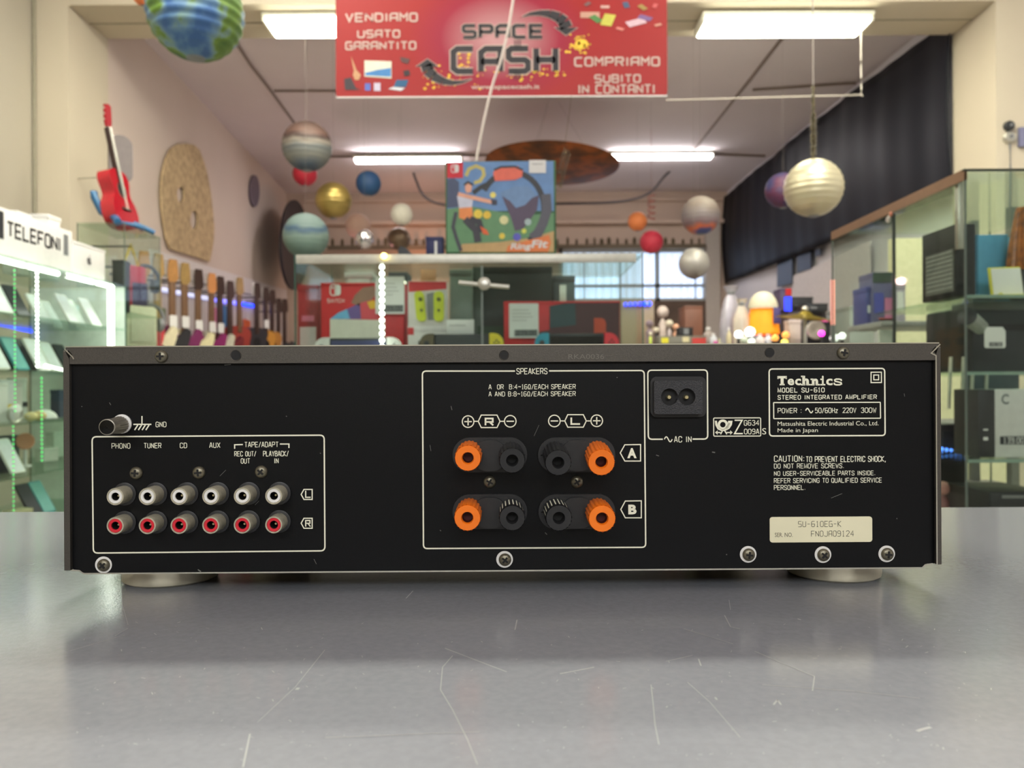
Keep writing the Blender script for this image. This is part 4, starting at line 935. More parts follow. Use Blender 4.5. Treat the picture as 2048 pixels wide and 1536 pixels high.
p = W(242, 345, 4.75); o = MB().tube([(0, 0, -.02), (.02, .06, .0), (-.35, .1, 0)], .005, 6).build('board_bracket', m_alu, None, (p.x, p.y + .03, p.z)); tag(o, 'thin wall bracket behind the grey padded board', 'bracket')

# ================================================================ left wall: woven disc, ovals, slatwall, guitars
WRZ = radians(90 + 3.64)
LW = Frame((XL(D1) + .004, D1, 0), WRZ)
def wl_obj(name, mb, mt, label, cat, off, smooth=30, group=None):
    o = mb.build(name, mt, None, LW.loc, (0, 0, WRZ), smooth=smooth); return tag(o, label, cat, group)
pp = [(375, 287), (389, 290), (400, 300), (408, 322), (416, 350), (422, 385), (426, 420), (429, 455), (428, 480), (424, 505), (420, 524), (396, 515), (368, 507), (341, 498), (334, 480), (328, 445), (324, 410), (323, 375), (326, 345), (333, 318), (343, 298), (358, 288)]
hole1 = [(362 + 8 * cos(a * pi / 6), 389 + 16 * sin(a * pi / 6)) for a in range(12)]; hole2 = [(389 + 8 * cos(a * pi / 6), 440 + 19 * sin(a * pi / 6)) for a in range(12)]
wv = MB(); wv.holed([LW.L(*p, -.02) for p in pp], [[LW.L(*p, -.02) for p in h_] for h_ in (hole1, hole2)], -.02, -.003)
m_wv = mat('woven_straw', (184, 160, 124), .9, var=.22, scale=22, bump=.6, bscale=60)
wl_obj('woven_wall_disc', wv, m_wv, 'large round woven straw disc with two holes on the left wall, above the guitars', 'wall decoration', 0, 0)
wl_obj('wall_oval', MB().prism([LW.L(510 + 9.5 * cos(a * pi / 16), 382 + 32 * sin(a * pi / 16), -.02) for a in range(32)], -.02, -.003), C(112, 100, 112, .8), 'small grey-violet oval plaque on the left wall right of the woven disc', 'plaque', 0)
wl_obj('black_wall_disc', MB().prism([LW.L(592 + 30 * cos(a * pi / 20), 490 + 92 * sin(a * pi / 20), -.06) if False else LW.L(590 + 27 * cos(a * pi / 20), 490 + 90 * sin(a * pi / 20), -.34) for a in range(40)], -.34, -.31), C(34, 30, 34, .6), 'large black disc standing edge-on behind the teal globe at the left wall', 'disc', 0)
sp = [(300, 497), (360, 514.5), (470, 549), (574, 580), (574, 760), (300, 800)]
sl_ = MB().prism([LW.L(*p, -.012) for p in sp], -.012, -.002)
m_slat = bands('slatwall_white', [(0, (196, 188, 190)), (.46, (212, 206, 206)), (.5, (150, 142, 144)), (.54, (212, 206, 206)), (1, (196, 188, 190))], 'Z', 1.2, .05, 2, .6)
wl_obj('slatwall_panel', sl_, mat('slatwall_paint', (214, 207, 207), .7, var=.03), 'white slatwall panel behind the row of hanging guitars', 'panel', 0, 0)
rl = MB()
for y0, y1 in ((546, 607),): rl.tube([(LW.L(262, 535, -.05)[0], -.05, LW.L(262, 535, -.05)[1]), (LW.L(572, 606, -.05)[0], -.05, LW.L(572, 606, -.05)[1])], .006, 8)
wl_obj('hanging_rail', rl, m_dark, 'thin dark rail the guitars hang from along the left wall', 'rail', 0)
# coloured LED strip behind the necks
prev = None
for (p0, p1, mt, lab) in (((318, 578), (420, 598), mat('led_pale', (214, 220, 250), .4, emit=1.6, ecol=(200, 206, 250), var=0), 'pale LED strip behind the nearer guitar necks'),
                          ((424, 599), (470, 606), mat('led_violet', (170, 170, 255), .4, emit=3, ecol=(120, 120, 255), var=0), 'violet LED strip behind the middle guitar necks'), ((472, 606), (514, 613), m_ledb, 'deep blue LED strip behind the farther guitar necks')):
    a = LW.L(*p0, -.03); b = LW.L(*p1, -.03)
    A3 = LW.loc + LW.ex * a[0] + LW.ey * -.03; A3.z = a[1]; B3 = LW.loc + LW.ex * b[0] + LW.ey * -.03; B3.z = b[1]
    led_strip('led_strip', lab, A3, B3, mt, .018, 'LED strips behind the guitars', .05)
m_maple = mat('maple', (172, 124, 72), .4, var=.12, scale=30); m_maple2 = mat('dull_maple', (158, 128, 78), .4, var=.12, scale=30); m_rose = mat('rosewood', (60, 40, 32), .45, var=.2, scale=40); m_neckb = mat('neck_brown', (112, 82, 58), .45, var=.1, scale=30)
def sg_outline():
    return [(0, 0), (.09, .004), (.15, .05), (.165, .12), (.14, .2), (.125, .26), (.15, .33), (.165, .40), (.13, .42), (.10, .38), (.06, .345), (-.04, .345), (-.08, .38), (-.12, .44), (-.155, .425), (-.15, .34), (-.125, .26), (-.14, .19), (-.165, .12), (-.15, .05), (-.09, .004)]
def make_guitar(label, body, neck, head, acoustic, headlen=.17, tagged=False):
    t = thing('electric_guitar' if not acoustic else 'acoustic_guitar', label, 'guitar', (0, 0, 0), 0, 'guitars hung along the left wall')
    hb = .40 if not acoustic else .46
    MB().prism(sg_outline() if not acoustic else body_outline(hb, .19, .12, .14), -.02, .022 if not acoustic else .06).build('body', body, t, smooth=30)
    n = MB(); n.b2(-.024, -.03, hb - .07, .024, .0, .76, .004); n.build('neck', neck, t)
    h_ = MB().prism([(-.022, .755), (.022, .755), (.05, .79), (.046, .86), (.036, .76 + headlen), (-.02, .76 + headlen), (-.036, .88), (-.038, .80)], -.026, -.008); ho = h_.build('headstock', head, t)
    p_ = MB()
    for i in range(6): p_.cyl((-.034, -.018,   .795 + .023 * i), (-.062, -.018,   .795 + .023 * i), .006, n=8)
    p_.build('tuning_pegs', m_alu, ho)
    if not acoustic:
        g_ = MB().prism([(x * .6, z * .55 + .04) for x, z in sg_outline()], -.0225, -.02); g_.build('pickguard', C(176, 168, 146), t, smooth=0)
        k_ = MB()
        for z in (.15, .21, .27): k_.b2(-.04, -.03, z - .009, .04, -.022, z + .009, .003)
        k_.build('pickups', m_dark, t)
    else: MB().flat(ell(0, .30, .05, .05), -.021).build('sound_hole', m_slot, t, smooth=0)
    MB().cyl((0, -.008, .775), (-.118, .174, .775), .007, n=8).build('wall_hook', m_dark, t)
    if tagged: MB().prism(rrect(-.035, hb + .02, .03, hb + .11, .012), -.036, -.0335).build('price_tag', m_paper, t, smooth=0)['label'] = 'white price tag'
    return t
GS = [(283, 503, 'e', C(196, 60, 70), m_maple2, m_maple, 'pale maple headed guitar nearest the tall glass cabinet'), (312, 508, 'e', C(222, 214, 180), m_maple2, m_maple2, 'maple headed guitar with a cream body, second from the tall glass cabinet'),
      (341, 519, 'e', C(40, 40, 44), m_neckb, m_maple, 'orange maple headed guitar with a black body in the row'), (366, 526, 'e', C(120, 40, 90), m_neckb, m_maple2, 'yellow maple headed guitar with a purple body in the row'),
      (393, 539, 'e', C(230, 222, 176), m_neckb, m_rose, 'brown headed guitar with a cream yellow body in the row'), (420, 547, 'e', C(136, 30, 96), m_neckb, mat('orange_maple', (214, 146, 90), .4), 'bright orange headed guitar with a magenta body'),
      (437, 553, 'e', C(206, 204, 182), m_rose, m_rose, 'black headed guitar with a dotted fretboard and pale body'), (457, 562, 'e', C(110, 26, 30), m_rose, m_rose, 'black headed guitar with a dark red body'),
      (476, 555, 'a', C(150, 50, 36), m_neckb, m_maple2, 'yellow headed acoustic guitar left of the gap in the row'), (511, 566, 'a', C(44, 40, 44), m_rose, m_rose, 'black headed acoustic guitar right of the gap in the row'),
      (529, 575, 'a', C(196, 136, 50), m_rose, m_rose, 'dark headed acoustic guitar with an amber body'), (542, 580, 'a', C(176, 120, 50), m_rose, m_rose, 'dark headed acoustic guitar with a honey body, third from the far end'),
      (555, 597, 'e', C(50, 50, 52), m_rose, m_rose, 'black guitar second from the far end of the row'), (567, 598, 'e', C(60, 56, 56), m_rose, m_rose, 'black guitar at the far end of the row')]
for (px, py, k, bd, nk_, hd_, lab) in GS:
    x, z = LW.L(px, py, -.22)
    g = make_guitar(lab, bd, nk_, hd_, k == 'a', tagged=px in (341, 366, 393, 420, 437, 529))
    p = LW.loc + LW.ex * x + LW.ey * -.22; p.z = z - .93
    g.location = p; g.rotation_euler = (0, 0, WRZ - radians(34))
# things under the first guitars, seen past the tall cabinet
def wall_item(px, py, off): x, z = LW.L(px, py, off); p = LW.loc + LW.ex * x + LW.ey * off; p.z = z; return p
p = wall_item(262, 585, -.32); t = thing('gig_bag', 'red and navy cloth bag hanging left of the first guitars', 'bag', p, radians(60)); b = MB(); b.box((0, 0, .0), (.17, .08, .34), .03); b.build('bag_body', C(176, 30, 56, .8), t); MB().box((.03, -.045, -.02), (.10, .01, .16), .004).build('pocket', C(50, 40, 80, .8), t); MB().tube([(-.05, 0, .17), (0, 0, .3), (.05, 0, .17)], .008, 8).build('strap', C(214, 180, 40), t); MB().cyl((0, -.01, .29), (-.16, .26, .29), .006, n=8).build('wall_hook', m_dark, t)
def headphones(px, py, lab, c):
    p = wall_item(px, py, -.36); t = thing('headphones', lab, 'headphones', p, radians(50), 'headphones hanging left of the guitars')
    MB().tube([(.085 * cos(a * pi / 16), 0, .10 * sin(a * pi / 16)) for a in range(17)], .012, 10).build('headband', c, t)
    for s in (-1, 1): MB().lathe([(.042, 0), (.048, .01), (.04, .035)], (s * .075, 0, -.03), (-s, 0, 0), 20).build('ear_cup', c, t)
    MB().cyl((0, 0, .09), (-.25, .26, .09), .006, n=8).build('wall_hook', m_dark, t)
headphones(292, 562, 'black headphones hanging beside the red cloth bag', m_dark); headphones(302, 640, 'black and silver headphones hanging lower, near the phone showcase', m_grey)
p = wall_item(272, 645, -.40); t = thing('practice_amplifier', 'pale cream practice amplifier below the red cloth bag', 'amplifier', p, radians(60)); MB().box((0, 0, -.03), (.22, .12, .26), .02).build('cabinet', C(214, 206, 184, .7), t); MB().box((0, -.064, -.05), (.16, .008, .15), .004).build('grille', C(196, 190, 172, .9), t); t.name = 'practice_amplifier'; MB().cyl((0, .05, -.02), (-.2, .34, -.02), .008, n=8).build('wall_bracket', m_dark, t)
for px, py, w_, h_, c, lab in ((426, 635, .10, .2, C(214, 120, 170), 'pink printed card on the slatwall between guitar necks'), (453, 638, .12, .26, C(50, 110, 160), 'blue card on the slatwall behind the dark red guitar'), (494, 660, .14, .22, C(214, 96, 50), 'orange-red packet on the slatwall in the gap of the row'), (322, 628, .1, .1, C(110, 130, 90), 'green packet on the slatwall between the first guitar necks')):
    p = wall_item(px, py, -.03); t = thing('wall_packet', lab, 'packet', p, WRZ, 'packets on the slatwall'); MB().box((0, 0, 0), (w_ * 1.6, .02, h_), .004).build('packet_body', c, t); MB().box((0, 0, h_ * .52), (.05, .006, .04), .001).build('hang_tab', m_paper, t)
# long guitar bench below (top hidden behind the amplifier)
b = MB(); xa = 0
gb = MB(); gb.b2(.25, -.75, 0, 5.2, -.32, 1.0, .01)
wl_obj('guitar_bench', gb, C(110, 100, 92), 'long low bench under the hanging guitars, mostly hidden', 'bench', 0)
# ================================================================ HANGING GLOBES
def string(t, top, r=.0018): MB().cyl((0, 0, 0), (0, 0, top), r, n=6).build('hanging_string', m_string, t)
def globe(label, px, py, rpx, d, mt, rib=.012, ribn=14, smooth=50, str_=True, zc=None, opening=True):
    c = W(px, py, d); r = rpx / F * d
    t = thing('hanging_globe', label, 'globe', c, 0, 'paper planet globes hanging from the ceiling')
    m_ = MB(); m_.sphere((0, 0, 0), r, 40, 24, rib=rib, ribn=ribn if rib else 0); m_.build('globe_shell', mt, t, smooth=smooth)
    if opening: MB().lathe([(r * .14, -r * .02), (r * .2, .0), (r * .2, r * .03), (r * .12, r * .05)], (0, 0, -r * 1.0), (0, 0, 1), 24).build('bottom_ring', m_grey, t)
    top = (zc or ZC) - c.z
    if str_:
        MB().cyl((0, 0, r * .98), (0, 0, top), .0006, n=5).build('hanging_string', m_string, t)
    return t
earth = bands('earth_paper', [(0, (38, 72, 116)), (.36, (50, 88, 138)), (.43, (84, 118, 152)), (.48, (108, 136, 130)), (.51, (92, 122, 40)), (.62, (60, 94, 44)), (.85, (50, 100, 110))], 'Z', 1.4, 1.0, 5.5, .6, mottle=True)
globe('large blue and green globe nearest the viewer, beside the left fluorescent fixture', 391, 26, 92, 3.3, earth, .022, 15)
globe('orange globe mostly hidden above the large blue and green globe', 286, -10, 21, 3.9, C(206, 110, 60), .01, 10)
jup = bands('striped_planet', [(0, (34, 42, 74)), (.16, (70, 86, 102)), (.30, (112, 112, 106)), (.45, (92, 96, 98)), (.52, (124, 116, 108)), (.60, (56, 40, 40)), (.68, (92, 68, 62)), (.8, (72, 54, 50)), (1, (70, 60, 54))], 'Z', 2.2, .35, 3, .6)
globe('grey, brown and blue striped planet globe in front of the ceiling conduit', 614, 293, 49, 5.6, jup, .010, 16)
globe('dark red globe hanging right below the striped planet globe', 610, 348, 24, 6.6, C(166, 24, 46, .6), .006, 12)
globe('shiny gold globe between the striped planet and the teal globe', 667, 401, 36, 5.9, mat('gold_paper', (156, 134, 76), .34, .7, var=.08, scale=12), .012, 14)
globe('small dark blue globe below the far left fluorescent tube', 737, 367, 25, 6.6, bands('deep_blue', [(.3, (18, 70, 106)), (.7, (34, 66, 112))], 'Z', 1, 1, 6, .6, mottle=True), .006, 12)
globe('large pale teal globe at the left end of the middle showcase', 612, 472, 45, 5.0, bands('teal_planet', [(0, (62, 88, 82)), (.35, (90, 112, 104)), (.5, (104, 122, 114)), (.6, (44, 70, 94)), (.68, (92, 110, 108)), (1, (84, 98, 98))], 'Z', 2.6, .5, 3, .7), .008, 14)
globe('small bright white globe above the dark sloping thing on the middle showcase', 803, 429, 22, 7.0, mat('moon_white', (206, 202, 188), .6, var=.05), .004, 10)
globe('faint beige globe behind the small clear globe', 716, 452, 25, 7.6, C(170, 138, 124, .8), .006, 12)
globe('dull bronze globe right below the small bright white globe', 798, 478, 23, 7.4, mat('bronze_paper', (112, 94, 76), .35, .6, var=.1, scale=12), .006, 12)
o = globe('small clear shiny glass globe above the middle showcase', 729, 479, 18.5, 5.6, mat('mirror_glass', (196, 192, 196), .06, .9, var=0), 0, 0, opening=False)
globe('large silver ribbed globe hanging on a tinsel chain by the black curtain', 1627, 376, 57, 4.3, mat('silver_paper', (186, 178, 150), .36, .45, var=.05, scale=10), .013, 15, zc=W(1627, 175, 4.3).z + .2, str_=False)
globe('purple and blue marbled globe half behind the large silver ribbed one', 1566, 381, 35, 5.6, bands('purple_marble', [(.25, (24, 30, 84)), (.42, (52, 50, 90)), (.55, (84, 36, 64)), (.7, (70, 70, 104))], 'Z', 1, 1, 5, .6, mottle=True), .008, 12)
globe('grey marbled globe with blue and orange base, above the plain silver one', 1401, 431, 38, 5.8, bands('grey_marble', [(0, (40, 56, 120)), (.12, (70, 80, 130)), (.2, (196, 96, 50)), (.3, (112, 88, 92)), (.45, (112, 102, 104)), (.7, (120, 108, 100)), (.9, (170, 160, 150))], 'Z', 3.0, .5, 5, .55), .008, 14)
globe('plain silver grey globe in front of the bright back window', 1388, 527, 30.5, 5.4, mat('pearl_grey', (160, 156, 150), .4, .3, var=.03), .004, 12)
globe('small orange globe near the back wall left of the spiral streamer', 1275, 443, 19, 7.4, C(216, 124, 70, .6), .008, 10)
globe('small crimson globe at the right end of the middle showcase', 1303, 484, 23, 7.2, C(186, 44, 66, .6), .006, 12)
# tinsel chain and spiral streamer
c = W(1627, 320, 4.3); t = thing('tinsel_chain', 'glittering tinsel chain the large silver ribbed globe hangs on', 'tinsel', c)
tn = MB(); rr_ = random.Random(2); H = W(1627, 172, 4.3).z - c.z
for i in range(800):
    z = rr_.uniform(0, H); w_ = .022 if z < H * .62 else .012; a = rr_.uniform(0, 6.28); q = Vector((cos(a) * w_, sin(a) * w_, rr_.uniform(-.008, .008))); n_ = Vector((-sin(a), cos(a), 0)) * .006
    tn.add([(0 - n_.x, -n_.y, z), (n_.x, n_.y, z), (q.x + n_.x, q.y + n_.y, z + q.z)], [(0, 1, 2)])
o = tn.build('tinsel_fibre', mat('tinsel_silver', (190, 184, 164), .25, .8), t, smooth=0); o['kind'] = 'stuff'
MB().cyl((0, 0, -.04), (0, 0, ZC - c.z), .003, n=6).build('cord', m_string, t)
c = W(1303, 440, 8.0); sp_ = MB(); n = 60
for i in range(n): 
    z = (i / n) * (W(1303, 392, 8).z - c.z); a = i * .42
    sp_.add([(.04 * cos(a), .04 * sin(a), z), (.04 * cos(a + .42), .04 * sin(a + .42), z + .004), (.04 * cos(a + .42), .04 * sin(a + .42), z + .024), (.04 * cos(a), .04 * sin(a), z + .02)], [(0, 1, 2, 3)])
sp_.cyl((0, 0, .2), (0, 0, ZC - c.z), .002, n=6)
o = sp_.build('spiral_streamer', C(170, 112, 104, .6), None, c); tag(o, 'pinkish spiral paper streamer above the small orange and crimson globes', 'streamer')
# flat orange disc
c = W(1104, 329, 7.2); t = thing('galaxy_disc', 'wide flat shiny orange brown disc hanging level between the far tubes', 'disc', c); rd = 134 / F * 7.2
dm = bands('copper_foil', [(.3, (64, 34, 12)), (.45, (104, 58, 20)), (.55, (150, 78, 20)), (.7, (76, 46, 22))], 'Z', 1, 1, 4, .55, .25, mottle=True)
b = MB(); b.T = Matrix.Rotation(radians(3), 4, 'Y') @ Matrix.Rotation(radians(-2.5), 4, 'X')
b.lathe([(1e-4, -.04), (rd * .5, -.034), (rd * .92, -.02), (rd, 0), (rd * .92, .02), (rd * .4, .07), (1e-4, .09)], (0, 0, 0), (0, 0, 1), 56); b.build('disc', dm, t)
for a in (0, 2.1, 4.2): MB().cyl((rd * .6 * cos(a), rd * .6 * sin(a), .04), (rd * .1 * cos(a), rd * .1 * sin(a), ZC - c.z), .001, n=5).build('hanging_string', m_string, t)
# cloth and cable sagging near the back wall
def sag(pts, d, r, label, mt=None, name='sagging_cable', cat='cable'):
    P = []
    for i in range(len(pts) - 1):
        for k in range(6): 
            t = k / 6; p0 = pts[max(i - 1, 0)]; p1 = pts[i]; p2 = pts[i + 1]; p3 = pts[min(i + 2, len(pts) - 1)]
            q = [.5 * (2 * p1[a] + (p2[a] - p0[a]) * t + (2 * p0[a] - 5 * p1[a] + 4 * p2[a] - p3[a]) * t * t + (3 * p1[a] - p0[a] - 3 * p2[a] + p3[a]) * t ** 3) for a in (0, 1)]; P.append(W(q[0], q[1], d))
    P.append(W(pts[-1][0], pts[-1][1], d)); c = P[0].copy(); o = MB().tube([p - c for p in P], r, 8).build(name, mt or m_cond, None, c); tag(o, label, cat); return o
sag([(820, 322), (832, 360), (848, 392), (880, 408), (940, 414), (1020, 414), (1100, 408), (1200, 406), (1260, 400), (1300, 385), (1330, 352), (1352, 332), (1390, 304)], 9.6, .016, 'dark cable sagging in a wide curve between the two far tubes', mat('cable_dark', (58, 50, 50), .7))
o = sag([(1332, 200), (1460, 197), (1600, 193), (1715, 190), (1722, 186), (1722, 120), (1722, 64)], 4.95, .004, 'clear plastic hanging rail running from the arch to the red banner', mat('clear_rail', (190, 182, 170), .3), 'hanging_rail', 'rail')

# ================================================================ RED BANNER
BD = 3.0
BFm = Frame(W(1004, 195, BD), 0)
B = BFm.L
ban = thing('shop_banner', 'red shop banner reading SPACE CASH hanging across the top of the view', 'banner', BFm.loc)
def bmat():
    mt = bpy.data.materials.new('banner_print'); mt.use_nodes = True; N = mt.node_tree.nodes; K = mt.node_tree.links; b = N['Principled BSDF']
    tc = N.new('ShaderNodeTexCoord'); mp = N.new('ShaderNodeMapping'); gr = N.new('ShaderNodeTexGradient'); gr.gradient_type = 'SPHERICAL'
    cx, cz = B(1000, 75); mp.vector_type = 'TEXTURE'; mp.inputs['Location'].default_value = (cx, 0, cz); mp.inputs['Scale'].default_value = (.36, 1, .26)
    rp = N.new('ShaderNodeValToRGB'); e = rp.color_ramp.elements; e[0].position = 0; e[0].color = lin((156, 27, 25)); e[1].position = .9; e[1].color = lin((190, 140, 142))
    q = e.new(.35); q.color = lin((150, 24, 52))
    K.new(tc.outputs['Object'], mp.inputs['Vector']); K.new(mp.outputs['Vector'], gr.inputs['Vector']); K.new(gr.outputs['Fac'], rp.inputs['Fac']); K.new(rp.outputs['Color'], b.inputs['Base Color'])
    b.inputs['Roughness'].default_value = .45; return mt
x0, z0 = B(672, 194); x1, _ = B(1335, 196); z1 = B(1000, -150)[1]
def sheet():
    m_ = MB(); pts = rrect(x0, z0, x1, z1, .012, 4); m_.prism(pts, 0, .003); return m_
sheet().build('banner_sheet', bmat(), ban, smooth=0)
MB().cyl((x0 - .01, .002, z1), (x1 + .01, .002, z1), .012, n=12).build('top_pole', m_alu, ban)
MB().b2(x0, -.001, z0 - .004, x1, .004, z0 + .001).build('hem_edge', m_paper, ban, smooth=0)
for sx in (x0 + .05, x1 - .05): MB().cyl((sx, .002, z1), (sx, .002, ZC - BFm.loc.z), .003, n=6).build('cord', m_string, ban)
def bt(mb, st, px0, py0, px1, py1, wd, y): a = B(px0, py1); b = B(px1, py0); stext(mb, st, a[0], a[1], b[0], b[1], y, wd)
wl_ = MB(); ou = MB()
for st, a in (('VENDIAMO', (692, 27, 834, 43)), ('USATO', (716, 61, 799, 75)), ('GARANTITO', (692, 84, 831, 99)), ('COMPRIAMO', (1150, 115, 1318, 132)), ('SUBITO', (1190, 150, 1280, 165)), ('IN CONTANTI', (1157, 170, 1309, 187))):
    q_ = MB(); bt(q_, st, *a, 1.1, -.0012); q_.build('lettering', mat('banner_white', (200, 176, 166), .5), ban, smooth=0)['label'] = 'white slogan line'
m_bw = MATS['banner_white']
a = B(942, 181); b = B(1079, 169); text(wl_, 'www.spacecash.it', a[0], a[1], b[0], b[1], -.0012, .02)
wl_.build('lettering', m_bw, ban, smooth=0)['label'] = 'small white web address'
for wd, y, mt, nm, lab in ((1.85, -.0010, m_bw, 'lettering_outline', 'white outline of the shop name'), (1.35, -.0016, mat('banner_black', (46, 42, 46), .5), 'lettering', 'black SPACE CASH lettering')):
    m_ = MB(); bt(m_, 'SPACE', 927, 51, 1084, 75, wd * 1.05, y); bt(m_, 'CASH', 907, 97, 1111, 143, wd * 1.0, y)
    if nm == 'lettering':
        for i in range(3): m_.stroke([B(1030 + i * 5, 80), B(1030 + i * 5, 96)], .003, y); m_.stroke([B(1030 + i * 5, 144), B(1030 + i * 5, 160)], .003, y)
    m_.build(nm, mt, ban, smooth=0)['label'] = lab
def arrow(pts_out, head, nm):
    for k, y, mt in ((0, -.0011, m_bw), (1, -.0017, MATS['banner_black'])):
        m_ = MB()
        P = pts_out
        for i in range(len(P) - 1):
            w0 = (P[i][2] + (2.4 if k == 0 else 0)) * BD / F; w1 = (P[i + 1][2] + (2.4 if k == 0 else 0)) * BD / F
            A0 = Vector(B(P[i][0], P[i][1])); A1 = Vector(B(P[i + 1][0], P[i + 1][1])); dd = (A1 - A0).normalized(); nn = Vector((-dd.y, dd.x))
            m_.flat([tuple(A0 - nn * w0 / 2), tuple(A1 - nn * w1 / 2), tuple(A1 + nn * w1 / 2), tuple(A0 + nn * w0 / 2)], y)
        hh = [Vector(B(*h)) for h in head]; cc = sum(hh, Vector((0, 0))) / len(hh); s = 1.12 if k == 0 else 1
        m_.flat([tuple(cc + (h - cc) * s) for h in hh], y); m_.build('arrow_outline' if k == 0 else 'arrow', mt, ban, smooth=0)
arrow([(1044, 34, 1), (1060, 28, 6), (1080, 26, 10), (1100, 28, 15), (1118, 35, 20), (1128, 44, 23), (1133, 56, 24)], [(1110, 55), (1154, 56), (1132, 71)], 'right')
arrow([(944, 158, 1), (925, 164, 5), (905, 166, 9), (885, 162, 14), (866, 152, 19), (856, 141, 22), (852, 130, 23)], [(833, 133), (876, 133), (855, 118)], 'left')
# coin sparks and printed goods
rr_ = random.Random(11); sp_ = MB()
for (px0, px1, py0, py1, n) in ((845, 960, 128, 178, 46), (960, 1130, 138, 152, 40), (1120, 1180, 66, 108, 34), (1000, 1100, 140, 162, 14), (918, 940, 100, 140, 10)):
    for _ in range(n):
        q = B(rr_.uniform(px0, px1), rr_.uniform(py0, py1)); r = rr_.uniform(.002, .007); sp_.flat(ell(q[0], q[1], r, r * .8, 7), -.0009)
q = B(1163, 88); sp_.flat(ell(q[0], q[1], .026, .02, 16), -.0009)
sp_.build('coin_sparks', C(240, 196, 60), ban, smooth=0)['kind'] = 'stuff'
def patch(nm, pts, c, y=-.0012): MB().flat([B(*p) for p in pts], y).build(nm, C(*c), ban, smooth=0)
patch('printed_television', [(729, 121), (783, 123), (783, 157), (729, 153)], (222, 220, 200)); patch('printed_screen', [(730, 146), (755, 140), (782, 136), (782, 154), (731, 151)], (70, 130, 190), -.0014)
patch('printed_laptop', [(793, 160), (817, 160), (812, 174), (787, 174)], (40, 90, 130)); patch('printed_keyboard', [(776, 178), (787, 174), (810, 176), (802, 182)], (214, 214, 220))
patch('printed_guitar', [(702, 112), (706, 122), (713, 140), (722, 150), (718, 160), (710, 160), (706, 150), (708, 142)], (196, 150, 110)); patch('printed_console', [(688, 158), (702, 155), (712, 176), (722, 180), (690, 180)], (60, 50, 56))
patch('printed_phone', [(730, 167), (741, 167), (741, 181), (730, 181)], (90, 110, 190)); patch('printed_phone', [(748, 166), (761, 166), (761, 182), (748, 182)], (200, 190, 210))
for pts, c in (([(800, 114), (820, 118), (816, 128), (803, 124)], (90, 60, 60)), ([(806, 142), (818, 140), (821, 150), (809, 153)], (50, 40, 44))): patch('printed_camera', pts, c)
for i, (px, py, r, c) in enumerate([(1180, 30, 22, (196, 150, 130)), (1192, 38, 16, (80, 130, 70)), (1216, 40, 24, (196, 190, 80)), (1272, 45, 22, (214, 180, 190)), (1290, 36, 16, (120, 90, 140)), (1252, 10, 12, (70, 90, 120)), (1175, 8, 9, (120, 90, 90)), (1210, 14, 10, (210, 170, 160)), (1285, 15, 12, (160, 130, 70)), (1310, 12, 9, (200, 90, 90)), (1316, 50, 8, (210, 150, 130)), (1240, 58, 9, (220, 130, 120))]):
    a0 = i * .9; patch('printed_banknote', [(px + r * cos(a0 + a), py + r * .55 * sin(a0 + a)) for a in (0.5, 2.64, 3.64, 5.78)], c, -.0011 - .0001 * i)
# long white cord in front of the banner down to the game box
sag([(1034, -60), (1020, 40), (1003, 115), (985, 170), (968, 240), (952, 322)], 2.5, .0042, 'thin pale cord hanging in front of the red banner down to the game box', mat('cord_white', (214, 200, 192), .5), 'hanging_rope', 'rope')

# ================================================================ MIDDLE SHOWCASE
MD = 2.35
mx0, mx1 = W(590, 510, MD).x, W(1285, 510, MD).x; mz1 = W(900, 508, MD).z; ms = 1.165
mc = glass_case('game_showcase', 'wide glass showcase with a pale top bar full of game consoles, behind the amplifier', mx0, mx1, MD, MD + .48, ms - .1, mz1, [ms], [(mx0, MD), (mx1, MD), (mx0, MD + .48), (mx1, MD + .48)])
cx = (mx0 + mx1) / 2
MB().b2(mx0 - cx + .004, -.245, W(900, 526, MD).z, mx1 - cx - .02, -.235, mz1 - .001, .001).build('top_bar', mat('frosted_bar', (206, 204, 192), .35, .2), mc)
bk = thing('door_bracket', 'shiny metal lock rod across the sliding doors of the middle showcase', 'lock', W(966, 569, MD - .012))
p0 = W(918, 565, MD) - W(966, 569, MD); p1 = W(1018, 574, MD) - W(966, 569, MD)
MB().cyl(p0, p1, .007, n=12).build('rod', m_alu, bk); MB().lathe([(.017, -.01), (.019, -.004), (.019, .01), (.012, .014)], (.004, 0, .002), (0, -1, 0), 20).build('lock_barrel', m_alu, bk)
o = MB().b2(-.003, 0, 0, .003, .006, W(964, 530, MD).z - ms - .002).build('door_profile', mat('door_grey', (120, 128, 124), .4), mc, (W(964, 600, MD).x - cx, -.238, ms)); 
# lights inside
a = W(764, 690, MD + .02); b = W(764, 520, MD + .02); led_strip('led_strip', 'bright upright LED strip at the front of the middle showcase', (a.x, MD + .02, ms), (b.x, MD + .02, W(764, 512, MD).z), m_led, .008, None, .02)
a = W(809, 690, MD + .3); led_strip('led_strip', 'dimmer upright LED strip deeper in the middle showcase', (a.x, MD + .3, ms), (a.x, MD + .3, W(809, 560, MD + .3).z), mat('led_dim', (250, 246, 220), .5, emit=3, var=0), .007, None, .02)
q = W(768, 512, MD - .014); o = MB().sphere((0, 0, 0), .009, 12, 8).build('spot_lamp', mat('spot_yellow', (255, 236, 150), .5, emit=12, ecol=(255, 226, 120), var=0), None, q); tag(o, 'small yellow glowing lamp on the top bar above the LED strip', 'lamp')
